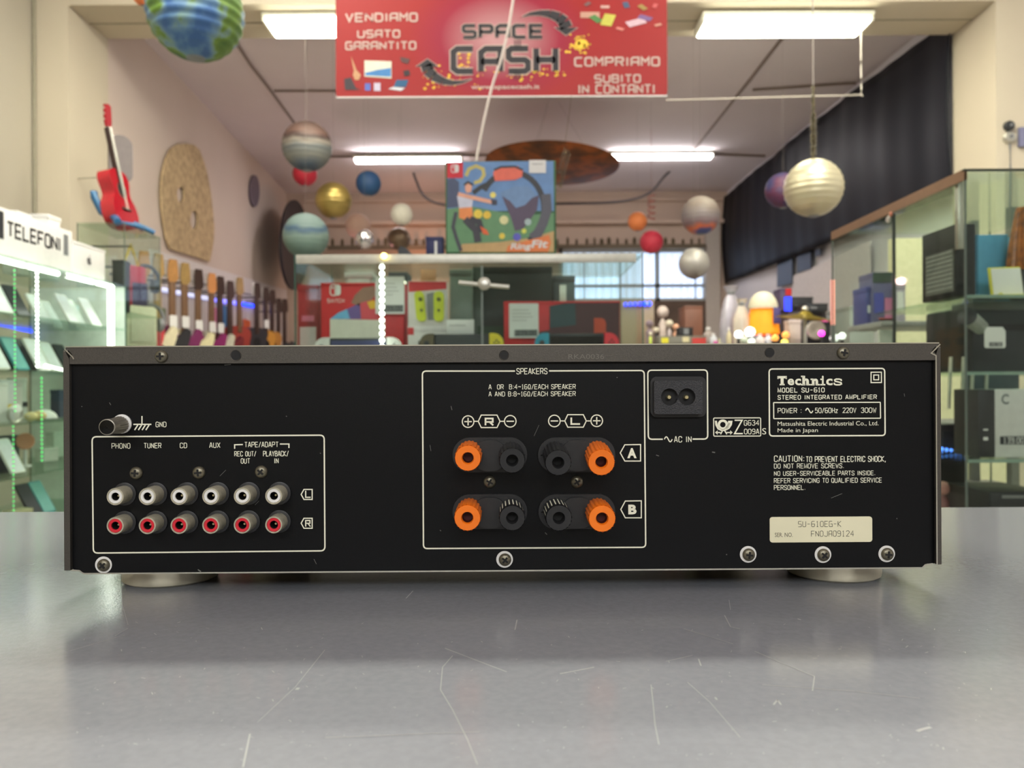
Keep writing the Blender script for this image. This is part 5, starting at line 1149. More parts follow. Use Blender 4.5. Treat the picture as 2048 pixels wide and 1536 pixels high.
# red boxes
m_rb = mat('red_carton', (196, 34, 42), .5); m_rbd = mat('red_carton_dark', (150, 24, 34), .5)
def fpatch(t, fr, nm, pts, mt, y): return MB().flat([fr.L(*p, y) for p in pts], y).build(nm, mt, t, smooth=0)
def logo(t, fr, px, py, s, y):
    """two rounded controller halves"""
    m_ = MB(); u = fr.S(px, py, y) * s; x, z = fr.L(px, py, y)
    def H(sgn):
        pts = [(sgn * .08, 1), (sgn * .55, 1), (sgn * .85, .8), (sgn * .95, .5), (sgn * .95, -.5), (sgn * .85, -.8), (sgn * .55, -1), (sgn * .08, -1)]; return [(x + a * u, z + b * u) for a, b in pts]
    m_.flat(H(1), y); m_.stroke(H(-1), u * .18, y, True); m_.flat(ell(x - .5 * u, z + .42 * u, .2 * u, .2 * u, 12), y); return m_.build('printed_emblem', m_paper, t, smooth=0)
BF1 = Frame((W(716, 640, 2.52).x, 2.52, ms + .001), 0)
h1 = BF1.L(716, 566)[1]; w0 = BF1.L(642, 640)[0]; w1 = BF1.L(808, 640)[0]
cb1 = thing('console_box', 'large red and white game console box at the left of the middle showcase', 'box', BF1.loc)
MB().b2(w0, 0, 0, w1, .09, h1, .002).build('body', m_rb, cb1); MB().b2(w0 - .0008, -.0008, h1 - .01, w1 + .0008, .091, h1 + .001, .001).build('lid_flap', m_rb, cb1)
fpatch(cb1, BF1, 'printed_hand', [(726, 612), (712, 610), (702, 606), (710, 590), (726, 575), (748, 572), (752, 590), (738, 605)], C(150, 110, 92), -.0014)
fpatch(cb1, BF1, 'printed_arc', [(660, 638), (676, 626), (694, 618), (700, 638)], C(110, 176, 220), -.0013); fpatch(cb1, BF1, 'printed_arc', [(694, 618), (720, 606), (722, 638), (700, 638)], C(110, 84, 150), -.0014)
fpatch(cb1, BF1, 'printed_arc', [(720, 606), (742, 600), (760, 612), (760, 640), (722, 638)], C(214, 72, 84), -.0015); fpatch(cb1, BF1, 'printed_arc', [(734, 604), (748, 600), (756, 616), (740, 618)], C(232, 182, 40), -.0017)
fpatch(cb1, BF1, 'printed_panel', [(660, 638), (770, 640), (770, 700), (660, 700)], C(214, 210, 196), -.0012)
logo(cb1, BF1, 671, 580, 11, -.0016)
m_ = MB(); a = BF1.L(655, 605, -.0016); b = BF1.L(688, 598, -.0016); stext(m_, 'SWITCH', a[0], a[1], b[0], b[1], -.0016, .9); m_.build('lettering', m_paper, cb1, smooth=0)
carton('console_box', 'red box end standing at the far left corner of the middle showcase', 'box', 596, 570, 636, 700, 2.62, .12, m_rbd, z0=ms + .001, patches=[('printed_panel', .1, 0, .9, .48, C(206, 196, 196)), ('printed_stripe', .2, .55, .8, .62, C(220, 120, 150))])
def pricecard(px0, py0, px1, py1, d, label, digits, rz=0):
    fr_ = Frame((W((px0 + px1) / 2, 0, d).x, d, W(px0, py1, d).z), rz); w_ = (px1 - px0) / F * d; h = (py1 - py0) / F * d
    t = thing('price_card', label, 'price card', fr_.loc, rz, 'price cards on the goods')
    MB().prism(rrect(-w_ / 2, 0, w_ / 2, h, .003), 0, .0015).build('card', m_paper, t, smooth=0)
    MB().b2(-w_ * .32, -.0006, h * .05, w_ * .46, -.0001, h * .24).build('price_field', mat('price_grey', (110, 112, 112), .6), t, smooth=0)
    m_ = MB(); stext(m_, digits, -w_ * .24, h * .085, w_ * .42, h * .205, -.0009, .9); m_.build('lettering', m_dark, t, smooth=0)
    l = MB()
    for k in range(4): l.b2(-w_ * .4, -.0005, h * (.5 + k * .1), w_ * (.1 + .07 * ((k * 3) % 4)), -.0001, h * (.52 + k * .1))
    l.build('printed_lines', mat('print_pale', (176, 174, 172), .7), t, smooth=0); return t
pricecard(748, 553, 806, 628, 2.50, 'white price card on the large red and white console box', '239.00')
# controller package
BF2 = Frame((W(856, 640, 2.50).x, 2.50, ms + .0012), 0); cb2 = thing('controller_package', 'white package with a pair of yellow-green controllers in the middle showcase', 'package', BF2.loc)
w0 = BF2.L(816, 640)[0]; w1 = BF2.L(894, 640)[0]; h1 = BF2.L(856, 562)[1]
MB().b2(w0, 0, 0, w1, .06, h1, .002).build('body', C(206, 198, 196), cb2); fpatch(cb2, BF2, 'red_header', [(817, 563), (893, 563), (893, 578), (817, 584)], m_rb, -.0012)
MB().box((0, .02, h1 + .02), (.05, .004, .04), .002).build('hang_tab', C(206, 150, 110), cb2)
for px0, px1, lean in ((834, 853, 3), (868, 888, 0)):
    a = BF2.L(px0, 643, -.004); b = BF2.L(px1, 583, -.004)
    m_ = MB(); pts = rrect(a[0], a[1], b[0], b[1], (b[0] - a[0]) * .42, 6); m_.prism([(x - (z - a[1]) * lean * .03, z) for x, z in pts], -.012, -.001); k_ = m_.build('controller', C(198, 206, 40), cb2)
    u = BF2.S(860, 600); q = ((a[0] + b[0]) / 2, b[1] - u * 16); s_ = MB(); s_.lathe([(u * 4, 0), (u * 4, .004), (u * 3, .006)], (q[0] - .001 * lean, -.012, q[1]), (0, -1, 0), 14); s_.lathe([(u * 3, 0), (u * 3, .003)], (q[0], -.012, q[1] - u * 22), (0, -1, 0), 12); s_.build('thumb_stick', C(90, 92, 40), k_)
fpatch(cb2, BF2, 'dark_centre', [(853, 588), (868, 584), (868, 640), (856, 640)], m_grey, -.0014)
carton('headset_box', 'white box with a red corner and amber button in front of the controller package', 'box', 816, 653, 900, 728, 2.46, .03, C(212, 206, 204), z0=ms + .001, patches=[('red_corner', 0, .78, .14, .98, m_rb), ('dark_shape', .25, .05, .5, .62, m_dark), ('amber_button', .28, .1, .48, .45, C(206, 150, 50))])
o = carton('paper_note', 'blank white note card standing in front of the door profile', 'note', 893, 639, 948, 671, 2.44, .006, m_paper, z0=None, lid=False, patches=[('printed_line', .1, .6, .7, .66, mat('print_pale', (176, 174, 172), .7)), ('note_foot', .3, -.9, .7, 0, m_paper)])
# right red box
BF3 = Frame((W(1125, 640, 2.56).x, 2.56, ms + .001), 0); cb3 = thing('console_box', 'wide red and dark console box at the right of the middle showcase', 'box', BF3.loc)
w0 = BF3.L(1008, 640)[0]; w1 = BF3.L(1240, 640)[0]; h1 = BF3.L(1125, 603)[1]
MB().b2(w0, 0, 0, w1, .09, h1, .002).build('body', m_rb, cb3); MB().b2(w0 - .0008, -.0008, h1 - .008, w1 + .0008, .091, h1 + .001, .001).build('lid_flap', m_rb, cb3)
fpatch(cb3, BF3, 'printed_dark_panel', [(1130, 606), (1239, 605), (1239, 700), (1076, 700), (1076, 664), (1099, 660), (1099, 612)], C(74, 34, 42), -.003)
fpatch(cb3, BF3, 'printed_screen', [(1100, 612), (1150, 606), (1152, 650), (1100, 656)], C(40, 64, 72), -.005)
def joy(px, py, s, mt, nm='printed_controller', fr=BF3, t=cb3, y=-.006, flip=1):
    x, z = fr.L(px, py, y); u = fr.S(px, py, y) * s
    o = MB().flat([(x + flip * a * u, z + b * u) for a, b in [(-.8, 1), (.1, 1), (.6, .8), (.8, .3), (.8, -1), (-.8, -1)]], y).build(nm, mt, t, smooth=0); return o
joy(1200, 651, 15, C(190, 66, 36))
pricecard(1015, 607, 1074, 676, 2.545, 'white price card on the wide red and dark console box', '279.00')
# handheld consoles standing in front
def console(label, px0, px1, py, d, left, right, screen, frame_=m_dark):
    fr_ = Frame((W((px0 + px1) / 2, 0, d).x, d, ms + .001), 0); t = thing('handheld_console', label, 'game console', fr_.loc, 0, 'handheld consoles standing in the middle showcase')
    h = fr_.L((px0 + px1) / 2, py)[1]; w_ = (px1 - px0) / F * d; c_ = w_ * .17
    MB().b2(-w_ / 2 + c_, 0, .012, w_ / 2 - c_, .012, h, .003).build('screen_unit', frame_, t); MB().b2(-w_ / 2 + c_ + .005, -.0008, .018, w_ / 2 - c_ - .005, 0, h - .008).build('screen', screen, t, smooth=0)
    for s, m2 in ((-1, left), (1, right)):
        xa = s * (w_ / 2 - c_); xb = s * w_ / 2; r = c_ * .7
        pts = [(xa, .012), (xa, h + .002)] + [(xb - s * r + s * r * cos(a * pi / 12), h + .002 - r + r * sin(a * pi / 12)) for a in range(6, -1, -1)] + [(xb - s * r + s * r * cos(a * pi / 12), .012 + r + r * sin(a * pi / 12)) for a in range(0, -7, -1)]
        j = MB().prism(pts, -.004, .014).build('controller', m2, t); k_ = MB(); k_.lathe([(.007, 0), (.007, .006), (.009, .008), (.008, .010)], ((xa + xb) / 2, -.004, h - .03 if s < 0 else h - .055), (0, -1, 0), 16)
        for a in range(4): k_.lathe([(.003, 0), (.003, .002)], ((xa + xb) / 2 + .007 * cos(a * pi / 2), -.004, (h - .055 if s < 0 else h - .028) + .007 * sin(a * pi / 2)), (0, -1, 0), 10)
        k_.build('buttons', m_dark, j)
    MB().box((0, .03, .006), (w_ * .5, .07, .012), .003).build('display_stand', m_dark, t); return t
console('handheld console with blue and red controllers in front of the wide red box', 1066, 1234, 667, 2.43, C(40, 150, 180), C(232, 50, 66), mat('screen_black', (26, 26, 32), .15))
console('white handheld console standing before the large red and white box', 626, 800, 676, 2.40, C(226, 226, 220), C(226, 226, 220), C(60, 66, 110))
console('handheld console with grey and yellow controllers left of the wide red box', 836, 1004, 668, 2.42, C(96, 84, 60), C(222, 202, 40), C(50, 54, 58))
carton('dark_appliance', 'tall dark box inside the middle showcase behind the lock rod', 'box', 946, 534, 1104, 730, 2.72, .08, C(44, 48, 50), z0=ms + .001, patches=[('side_panel', .0, .0, .12, 1, C(84, 92, 88)), ('green_base', .06, .1, .9, .4, C(40, 62, 46))])
carton('glass_jar_box', 'grey box with a glossy silver side behind the dark box in the middle showcase', 'box', 1106, 552, 1150, 640, 2.74, .06, C(92, 104, 108), z0=ms + .001, patches=[('silver_side', .3, .4, .6, .9, m_alu)])
carton('grey_box', 'grey green box at the back of the middle showcase behind the note card', 'box', 900, 540, 944, 728, 2.66, .1, C(112, 122, 116), z0=ms + .001)
carton('clear_bag_box', 'pale crumpled packaging behind the large red and white console box', 'packaging', 690, 545, 745, 700, 2.68, .1, C(186, 190, 186), z0=ms + .001, bev=.015)
carton('bag_box', 'dark packaging right behind the bright LED strip', 'packaging', 778, 545, 815, 720, 2.70, .1, C(66, 74, 78), z0=ms + .001)
a = W(1246, 609, 5.43); b = W(1304, 607, 5.43); led_strip('led_strip', 'blue LED reflection built as a glowing strip right of the wide red box', a, b, m_ledb, .016, None, .03)  # a reflected blue light, modelled as an emissive strip

# ---- on top of the middle showcase
GD = 2.40
GF = Frame((W(1002, 505, GD).x, GD, mz1 + .0005), radians(-1)); gb_ = thing('exercise_game_box', 'square game box with a blue and green sports picture on the middle showcase', 'box', GF.loc, GF.rz)
w0 = GF.L(891, 420)[0]; w1 = GF.L(1112, 420)[0]; h1 = GF.L(1002, 322)[1]
MB().b2(w0, 0, 0, w1, .085, h1, .002).build('body', C(40, 90, 50), gb_)
def gp_(nm, pts, c, y): MB().flat([GF.L(*p, y) for p in pts], y).build(nm, C(*c) if isinstance(c, tuple) else c, gb_, smooth=0)
gp_('printed_sky', [(894, 324), (1107, 322), (1108, 422), (894, 422)], (104, 142, 192), -.0011)
gp_('printed_field', [(894, 418), (940, 412), (1000, 424), (1060, 430), (1108, 426), (1108, 504), (894, 504)], (98, 144, 100), -.0013)
gp_('printed_city', [(894, 358), (908, 356), (918, 364), (918, 414), (894, 416)], (70, 80, 110), -.0015)
gp_('printed_sand', [(924, 488), (1000, 484), (1060, 476), (1108, 462), (1108, 504), (918, 504)], (196, 160, 106), -.0016)
gp_('printed_tag', [(894, 325), (926, 325), (926, 356), (894, 356)], (206, 24, 44), -.0018)
logo(gb_, GF, 910, 337, 8, -.002)
def gs_(nm, pts, wpx, c, y): MB().stroke([GF.L(*p, y) for p in pts], wpx * GF.S(1000, 400), y).build(nm, C(*c), gb_, smooth=0)
gs_('printed_swirl', [(932, 352), (938, 338), (952, 332), (966, 338), (968, 350), (960, 362), (948, 366)], 7, (196, 182, 104), -.0019)
RX, RY = 1024, 420
ringp = [(1024 + 64 * cos(a), 418 + 74 * sin(a)) for a in [radians(q) for q in range(-150, 62, 8)]]
gs_('printed_hoop', ringp, 11, (52, 54, 60), -.0024); gs_('printed_hoop_grip', [(1092, 388), (1094, 420), (1086, 446), (1076, 466), (1064, 476)], 19, (84, 84, 94), -.0026)
gs_('printed_hoop', [(946, 386), (962, 374), (980, 366)], 9, (46, 48, 52), -.0025)
gp_('printed_unit', [(986, 346), (992, 336), (1036, 332), (1046, 340), (1044, 354), (1030, 360), (990, 362)], (226, 106, 84), -.0028)
gs_('printed_unit_rim', [(988, 340), (1002, 334), (1030, 333), (1046, 340)], 4, (50, 50, 56), -.003)
gp_('printed_rock', [(1004, 392), (1020, 402), (1032, 416), (1050, 410), (1064, 396), (1078, 390), (1074, 420), (1060, 440), (1046, 458), (1030, 462), (1022, 436), (1012, 412)], (84, 70, 92), -.002)
gp_('printed_cloud', [(1000, 386), (1030, 372), (1056, 372), (1072, 390), (1060, 408), (1040, 416), (1020, 410)], (110, 142, 184), -.0018)
# plain runner figure
gp_('printed_runner_shirt', [(914, 392), (938, 390), (946, 398), (944, 414), (918, 416)], (206, 206, 222), -.0032)
gs_('printed_runner_arm', [(916, 388), (940, 394), (966, 400), (984, 404)], 8, (226, 166, 140), -.0034); gp_('printed_runner_glove', [(982, 398), (994, 400), (994, 410), (984, 410)], (50, 52, 70), -.0035)
gp_('printed_runner_waist', [(918, 416), (944, 414), (946, 434), (932, 440), (918, 436)], (232, 140, 74), -.0033)
gs_('printed_runner_leg', [(930, 438), (952, 460), (956, 484)], 14, (52, 50, 58), -.0036); gs_('printed_runner_leg', [(940, 438), (958, 444), (964, 464)], 12, (44, 44, 52), -.0037); gs_('printed_runner_leg', [(912, 424), (906, 454), (914, 480), (922, 502)], 7, (60, 62, 70), -.0031)
gp_('printed_runner_head', [(930, 368), (938, 366), (944, 372), (942, 384), (934, 386), (930, 380)], (226, 166, 140), -.0034); gs_('printed_runner_hair', [(928, 370), (936, 364), (946, 370)], 4, (50, 44, 46), -.0036); gp_('printed_runner_shoe', [(960, 452), (974, 460), (978, 470), (966, 468)], (220, 96, 40), -.0038)
for px, py, r, c in ((1008, 440, 9, (220, 216, 160)), (956, 428, 9, (232, 206, 70)), (974, 430, 8, (226, 190, 60)), (1004, 472, 6, (226, 200, 70)), (1034, 474, 8, (90, 90, 190)), (986, 390, 6, (228, 214, 110)), (1048, 462, 5, (210, 214, 90)), (1056, 444, 7, (170, 190, 190))):
    gp_('printed_ball', [(px + r * cos(a * pi / 6), py + r * sin(a * pi / 6)) for a in range(12)], c, -.0039)
gp_('printed_badge', [(1012, 504), (1016, 492), (1050, 482), (1098, 470), (1102, 486), (1096, 504)], (226, 124, 60), -.004)
m_ = MB(); a = GF.L(1020, 502, -.0043); b = GF.L(1060, 486, -.0043); text(m_, 'Ring', a[0], a[1], b[0], b[1], -.0043, .03, .25); a = GF.L(1062, 496, -.0043); b = GF.L(1094, 480, -.0043); text(m_, 'Fit', a[0], a[1], b[0], b[1], -.0043, .03, .25)
m_.build('lettering', m_paper, gb_, smooth=0)
gp_('paper_sticker', [(1058, 320), (1092, 320), (1092, 346), (1058, 346)], m_paper, -.0042)
gs_('sticker_line', [(1064, 328), (1086, 328)], 1.5, (150, 150, 150), -.0044)
carton('navy_box', 'small navy blue box on the middle showcase left of the game box', 'box', 852, 474, 886, 506, 2.42, .05, C(32, 36, 84), z0=mz1 + .0005, patches=[('white_mark', .5, .15, .66, .8, m_paper)])
o = MB(); fr_ = Frame((W(820, 500, 2.42).x, 2.42, mz1 + .0005)); u = fr_.S(820, 490)
o.prism([(-24 * u, 0), (-24 * u, 14 * u), (-20 * u, 24 * u), (-8 * u, 20 * u), (2 * u, 10 * u), (8 * u, 0)], 0, .05); o = o.build('doorstop_wedge', m_dark, None, fr_.loc); tag(o, 'black sloping wedge on the middle showcase below the bronze globe', 'wedge')
# clear plastic ribbon at the right top corner of the game box
o = MB()
o.tube([W(1118, 345, 2.46) - W(1112, 345, 2.46) + Vector((0, 0, 0)), W(1124, 318, 2.46) - W(1112, 345, 2.46), W(1132, 296, 2.46) - W(1112, 345, 2.46), W(1138, 306, 2.46) - W(1112, 345, 2.46), W(1130, 335, 2.46) - W(1112, 345, 2.46), W(1120, 375, 2.46) - W(1112, 345, 2.46)], .006, 8)
o.tube([W(1128, 300, 2.46) - W(1112, 345, 2.46), W(1138, 230, 2.46) - W(1112, 345, 2.46), W(1144, 180, 2.46) - W(1112, 345, 2.46)], .0012, 6)
o = o.build('plastic_ribbon', glass('clear_plastic', (236, 232, 220), 1.6, 1.3), None, W(1112, 345, 2.46)); tag(o, 'twisted clear plastic ribbon at the top right corner of the game box', 'ribbon')
# ================================================================ BACK TABLES AND CLUTTER, RIGHT OF THE MIDDLE SHOWCASE
def table(name, label, px0, px1, d, depth, pytop, mt, cat='table'):
    a = W(px0, pytop, d); b = W(px1, pytop, d); zt_ = W((px0 + px1) / 2, pytop, d).z; w_ = b.x - a.x
    t = thing(name, label, cat, ((a.x + b.x) / 2, d, 0)); MB().b2(-w_ / 2, 0, zt_ - .04, w_ / 2, depth, zt_, .004).build('table_top', mt, t)
    for sx in (-1, 1):
        for y in (.04, depth - .04): MB().b2(sx * (w_ / 2 - .05) - .025, y - .025, 0, sx * (w_ / 2 - .05) + .025, y + .025, zt_ - .04).build('leg', m_dark, t)
    return zt_
m_wood = mat('dark_wood', (84, 62, 48), .5, var=.2, scale=12)
T1 = table('display_table', 'long dark display table in front of the back window, hidden behind the amplifier', 1290, 1500, 5.0, .8, 693, m_wood)
T2 = table('display_table', 'wooden display table under the orange lamp by the black curtain', 1436, 1700, 3.95, .9, 695, m_wood)
# orange bag lamp: glowing orange shade under a pale dome
p = W(1526, 662, 4.35); p.z = T2 + .001
t = thing('table_lamp', 'table lamp with glowing orange shade under a pale dome, left of the cymbal', 'lamp', p); u = 4.35 / F
zz = lambda py: W(1526, py, 4.35).z - p.z
MB().lathe([(.05, 0), (.055, .01), (.05, .018), (.012, .024), (.012, zz(670))], (0, 0, 0), (0, 0, 1), 24).build('lamp_base', C(200, 190, 170), t)
MB().lathe([(32 * u, zz(668)), (29 * u, zz(640)), (24 * u, zz(616)), (23 * u, zz(616)), (28 * u, zz(640)), (31 * u, zz(668))], (0, 0, 0), (0, 0, 1), 32).build('lamp_shade', mat('lit_orange', (236, 150, 30), .7, emit=.9, ecol=(255, 140, 10), var=.1, scale=20), t)
MB().sphere((0, 0, zz(618)), 29 * u, 32, 20, (1, 1, 1.2), zmax=pi / 2).build('dome', C(206, 198, 170, .6), t)
MB().b2(10 * u, -33 * u, zz(650), 24 * u, -30 * u, zz(618), .002).build('hanging_label', C(70, 58, 110), t)
# cymbal on a stand
p = W(1610, 636, 3.80); t = thing('cymbal', 'brass cymbal tilted on a stand in front of the right showcase', 'cymbal', (p.x, p.y, 0)); r = 56 * 3.8 / F
b = MB(); b.T = Matrix.Translation((0, 0, p.z)) @ Matrix.Rotation(radians(6), 4, 'Y') @ Matrix.Rotation(radians(5), 4, 'X')
b.lathe([(1e-4, .035), (.02, .033), (.035, .018), (r * .6, .008), (r, -.004), (r, -.006), (r * .6, .005), (.035, .014), (1e-4, .03)], (0, 0, 0), (0, 0, 1), 48); b.build('bronze_plate', mat('brass', (176, 156, 60), .3, .9, var=.15, scale=14), t)
MB().cyl((0, 0, .02), (0, 0, p.z + .06), .008, n=12).build('stand_pole', m_alu, t); MB().lathe([(.012, 0), (.016, .01), (.012, .02)], (0, 0, p.z + .035), (0, 0, 1), 14).build('wing_nut', m_alu, t)
for a in (0, 2.1, 4.2): MB().cyl((0, 0, .4), (.28 * cos(a), .28 * sin(a), .01), .008, n=8).build('leg', m_alu, t)
carton('rack_unit', 'black rack unit with small pale knobs behind the cymbal', 'rack unit', 1584, 594, 1626, 622, 4.62, .25, m_dark, z0=None, patches=[('knob_row', .15, .2, .8, .4, mat('knob_pale', (130, 130, 136), .5))])
carton('rack_unit', 'lower black rack unit right of the one with pale knobs', 'rack unit', 1612, 607, 1656, 624, 4.45, .25, m_dark, patches=[('knob_row', .2, .4, .5, .6, m_grey)])
carton('rack_shelf', 'dark shelf box carrying the black rack units behind the cymbal', 'shelf', 1576, 623, 1660, 690, 4.5, .3, C(60, 54, 62), z0=T2 + .001, patches=[('purple_side', .0, .2, .2, .95, C(96, 72, 110))])
carton('display_box', 'red and blue glowing display box left of the black rack units', 'display', 1561, 577, 1583, 622, 4.42, .12, C(70, 60, 90), z0=None, patches=[('blue_light', .35, .0, .98, .62, mat('blue_glow', (40, 60, 255), .5, emit=3, ecol=(30, 50, 255), var=0)), ('red_light', .45, .7, 1.0, 1.0, C(180, 20, 24))])
carton('pillar_box', 'pale pinkish upright box below the cymbal', 'box', 1579, 640, 1602, 690, 4.0, .08, C(206, 190, 184), z0=T2 + .001)
carton('black_cabinet', 'black speaker cabinet with a round silver cone below the cymbal', 'speaker', 1602, 644, 1666, 690, 4.2, .2, C(22, 22, 24), z0=T2 + .001)
p = W(1631, 660, 4.19); o = MB().lathe([(.05, 0), (.053, .008), (.035, .012), (.012, .004)], (0, 0, 0), (0, -1, 0), 28).build('silver_disc', mat('disc_silver', (176, 166, 150), .3, .8), None, p, (0, 0, 0)); tag(o, 'round silver disc shining in front of the black speaker cabinet', 'disc')
def bulb(px, py, r, d, c, lab, z0=T2):
    p = W(px, py, d); t = thing('small_light', lab, 'light', p, 0, 'small bright lights on the back tables'); rr = r * d / F
    MB().sphere((0, 0, 0), rr, 16, 10).build('bulb', c, t); MB().cyl((0, 0, -rr * .9), (0, 0, min(-rr * 1.3, z0 - p.z + .002)), rr * .4, n=10).build('socket', m_dark, t)
gl = lambda n, c, e: mat(n, c, .5, emit=e, ecol=c, var=0)
bulb(1643, 667, 6, 4.0, gl('glow_magenta', (255, 60, 220), 5), 'small magenta light below the cymbal'); bulb(1668, 676, 8, 3.95, gl('glow_white', (255, 255, 255), 3), 'white light left of a pair beside the right showcase'); bulb(1684, 672, 7, 3.95, gl('glow_white', (255, 255, 255), 3), 'white light right of a pair beside the right showcase')
bulb(1477, 669, 8, 4.0, gl('glow_white', (255, 255, 255), 3), 'white light left of the brightest bulb cluster'); bulb(1500, 664, 10, 4.0, gl('glow_white', (255, 255, 255), 3), 'largest white light at the foot of the orange lamp'); bulb(1503, 684, 7, 3.95, gl('glow_soft', (240, 255, 240), 1.5), 'lowest white light at the foot of the orange lamp'); bulb(1488, 680, 8, 3.95, C(206, 216, 196), 'unlit pale bulb below the white lights')
bulb(1550, 676, 7, 4.0, gl('glow_amber', (255, 180, 90), 1.5), 'amber light right of the orange lamp foot'); bulb(1571, 670, 7, 4.0, gl('glow_amber', (255, 180, 90), 1.5), 'amber light beside the pale pinkish box'); bulb(1569, 685, 7, 3.95, gl('glow_yellow', (255, 236, 110), 2.5), 'yellow light low beside the pale pinkish box')
def bottle(px, pyt, wpx, d, mt, lab, z0, capm=None, cat='bottle'):
    p = W(px, pyt, d); h = p.z - z0; r = wpx / 2 * d / F; t = thing(cat, lab, cat, (p.x, d, z0 + .001), 0, 'small goods on the back tables')
    MB().lathe([(r * .92, 0), (r, .006), (r, h * .62), (r * .75, h * .74), (r * .4, h * .8), (r * .4, h * .88)], (0, 0, 0), (0, 0, 1), 20).build('bottle_body', mt, t); MB().lathe([(r * .46, h * .87), (r * .46, h), (r * .3, h)], (0, 0, 0), (0, 0, 1), 16).build('bottle_cap', capm or m_paper, t)
for a in [(1520, 668, 17, 4.02, C(220, 210, 206), 'white bottle at the foot of the orange lamp', T2), (1536, 668, 14, 4.02, C(206, 206, 216), 'pale bottle right of the white one under the orange lamp', T2), (1427, 667, 14, 5.1, C(196, 200, 206), 'pale bottle left of the cream figure', T1),
          (1444, 665, 14, 4.5, C(196, 196, 160), 'cream green jar beside the silvery bags', T2), (1431, 680, 10, 5.03, C(190, 90, 150), 'small pink bottle in front of the pale one', T1), (1416, 655, 20, 5.15, C(150, 140, 136), 'grey glass jar right of the hanging silver globe', T1), (1458, 655, 10, 4.35, C(196, 186, 150), 'thin cream bottle beside the silvery bags', T2)]: bottle(*a)
# silvery bags hanging / heaped by the curtain end
def bag(px0, py0, px1, py1, d, mt, lab, z0):
    a = W(px0, py1, d); b = W(px1, py0, d); w_ = b.x - a.x; h = b.z - z0; t = thing('plastic_bag', lab, 'bag', ((a.x + b.x) / 2, d, z0), 0, 'bags by the end of the black curtain')
    m_ = MB(); n = 20; vs = []; rr_ = random.Random(px0); ks = [rr_.uniform(.82, 1.12) for _ in range(200)]
    prof = [(.42, 0), (.5, .1), (.5, .4), (.46, .62), (.30, .80), (.16, .88), (.34, 1.0)]
    for j, (r, z) in enumerate(prof):
        for i in range(n): k = ks[(i * 7 + j * 3) % 200]; vs.append((w_ * r * k * cos(2 * pi * i / n), w_ * .7 * r * k * sin(2 * pi * i / n), h * z))
    m_.add(vs, [(j * n + i, j * n + (i + 1) % n, (j + 1) * n + (i + 1) % n, (j + 1) * n + i) for j in range(len(prof) - 1) for i in range(n)] + [tuple(range(n))[::-1]])
    m_.build('bag_body', mt, t); MB().lathe([(w_ * .17, 0), (w_ * .19, .01), (w_ * .17, .02)], (0, 0, h * .87), (0, 0, 1), 16).build('tie', m_grey, t)
bag(1440, 572, 1484, 690, 4.5, mat('silver_bag', (170, 166, 176), .35, .3, var=.12, scale=18), 'tall silvery plastic bag at the lower end of the black curtain', T2)
bag(1466, 598, 1500, 690, 4.35, mat('clear_bag', (196, 186, 170), .3, .1, var=.12, scale=18), 'smaller pale bag with a golden content right of the silvery one', T2)
carton('gold_box', 'golden paper bag standing left of the orange lamp', 'bag', 1464, 618, 1486, 690, 4.55, .08, C(206, 166, 100), z0=T2 + .001)
# items in front of the back window
T3 = T1
for i, (px0, px1, py0, d, mt, lab, cat, nm) in enumerate([
    (1291, 1307, 640, 5.3, C(120, 104, 112), 'dark rounded figure at the right edge of the middle showcase', 'figurine', 'figurine'), (1309, 1316, 655, 5.2, C(30, 28, 34), 'thin black bottle near the right edge of the middle showcase', 'bottle', 'bottle'),
    (1317, 1333, 612, 5.5, C(206, 190, 180), 'pale doll standing below the back window', 'doll', 'doll'), (1334, 1343, 640, 5.3, C(190, 178, 176), 'slim white figure right of the pale doll', 'figurine', 'figurine'),
    (1346, 1358, 648, 5.2, C(214, 160, 130), 'peach coloured figure below the back window', 'figurine', 'figurine'), (1298, 1304, 664, 5.0, C(196, 214, 90), 'small lime bottle beside the right corner of the middle showcase', 'bottle', 'bottle')]):
    p = W((px0 + px1) / 2, py0, d); w_ = (px1 - px0) / F * d; h = p.z - T1; t = thing(nm, lab, cat, (p.x, d, T1 + .001), 0, 'small figures below the back window')
    MB().lathe([(w_ * .4, 0), (w_ * .5, h * .1), (w_ * .42, h * .4), (w_ * .5, h * .58), (w_ * .18, h * .7), (w_ * .2, h * .74)], (0, 0, 0), (0, 0, 1), 18).build('figure_body', mt, t); MB().sphere((0, 0, h * .86), h * .14, 16, 12).build('head', C(200, 190, 170) if i % 2 else mt, t)
carton('black_camera', 'black camera shaped device on the radio below the back window', 'camera', 1358, 655, 1386, 674, 5.0, .1, C(20, 20, 22), z0=None, patches=[('lens_ring', .35, .3, .7, .9, m_grey)])
carton('radio', 'wide grey radio with a yellow dial and red end below the back window', 'radio', 1318, 672, 1412, 695, 4.95, .14, C(110, 108, 98), z0=T1 + .001, bev=.01, patches=[('yellow_dial', .05, .3, .2, .85, C(206, 196, 40)), ('cream_dial', .5, .4, .64, .9, C(200, 190, 150)), ('red_end', .7, .1, 1.0, .8, C(186, 60, 56))])
carton('brown_carton', 'brown carton leaning under the back window', 'box', 1370, 612, 1405, 690, 5.4, .2, C(116, 74, 56), z0=T1 + .001)
carton('beige_carton', 'beige carton under the glowing blue reflection', 'box', 1240, 600, 1308, 700, 5.45, .2, C(150, 134, 112), z0=T1 + .001)
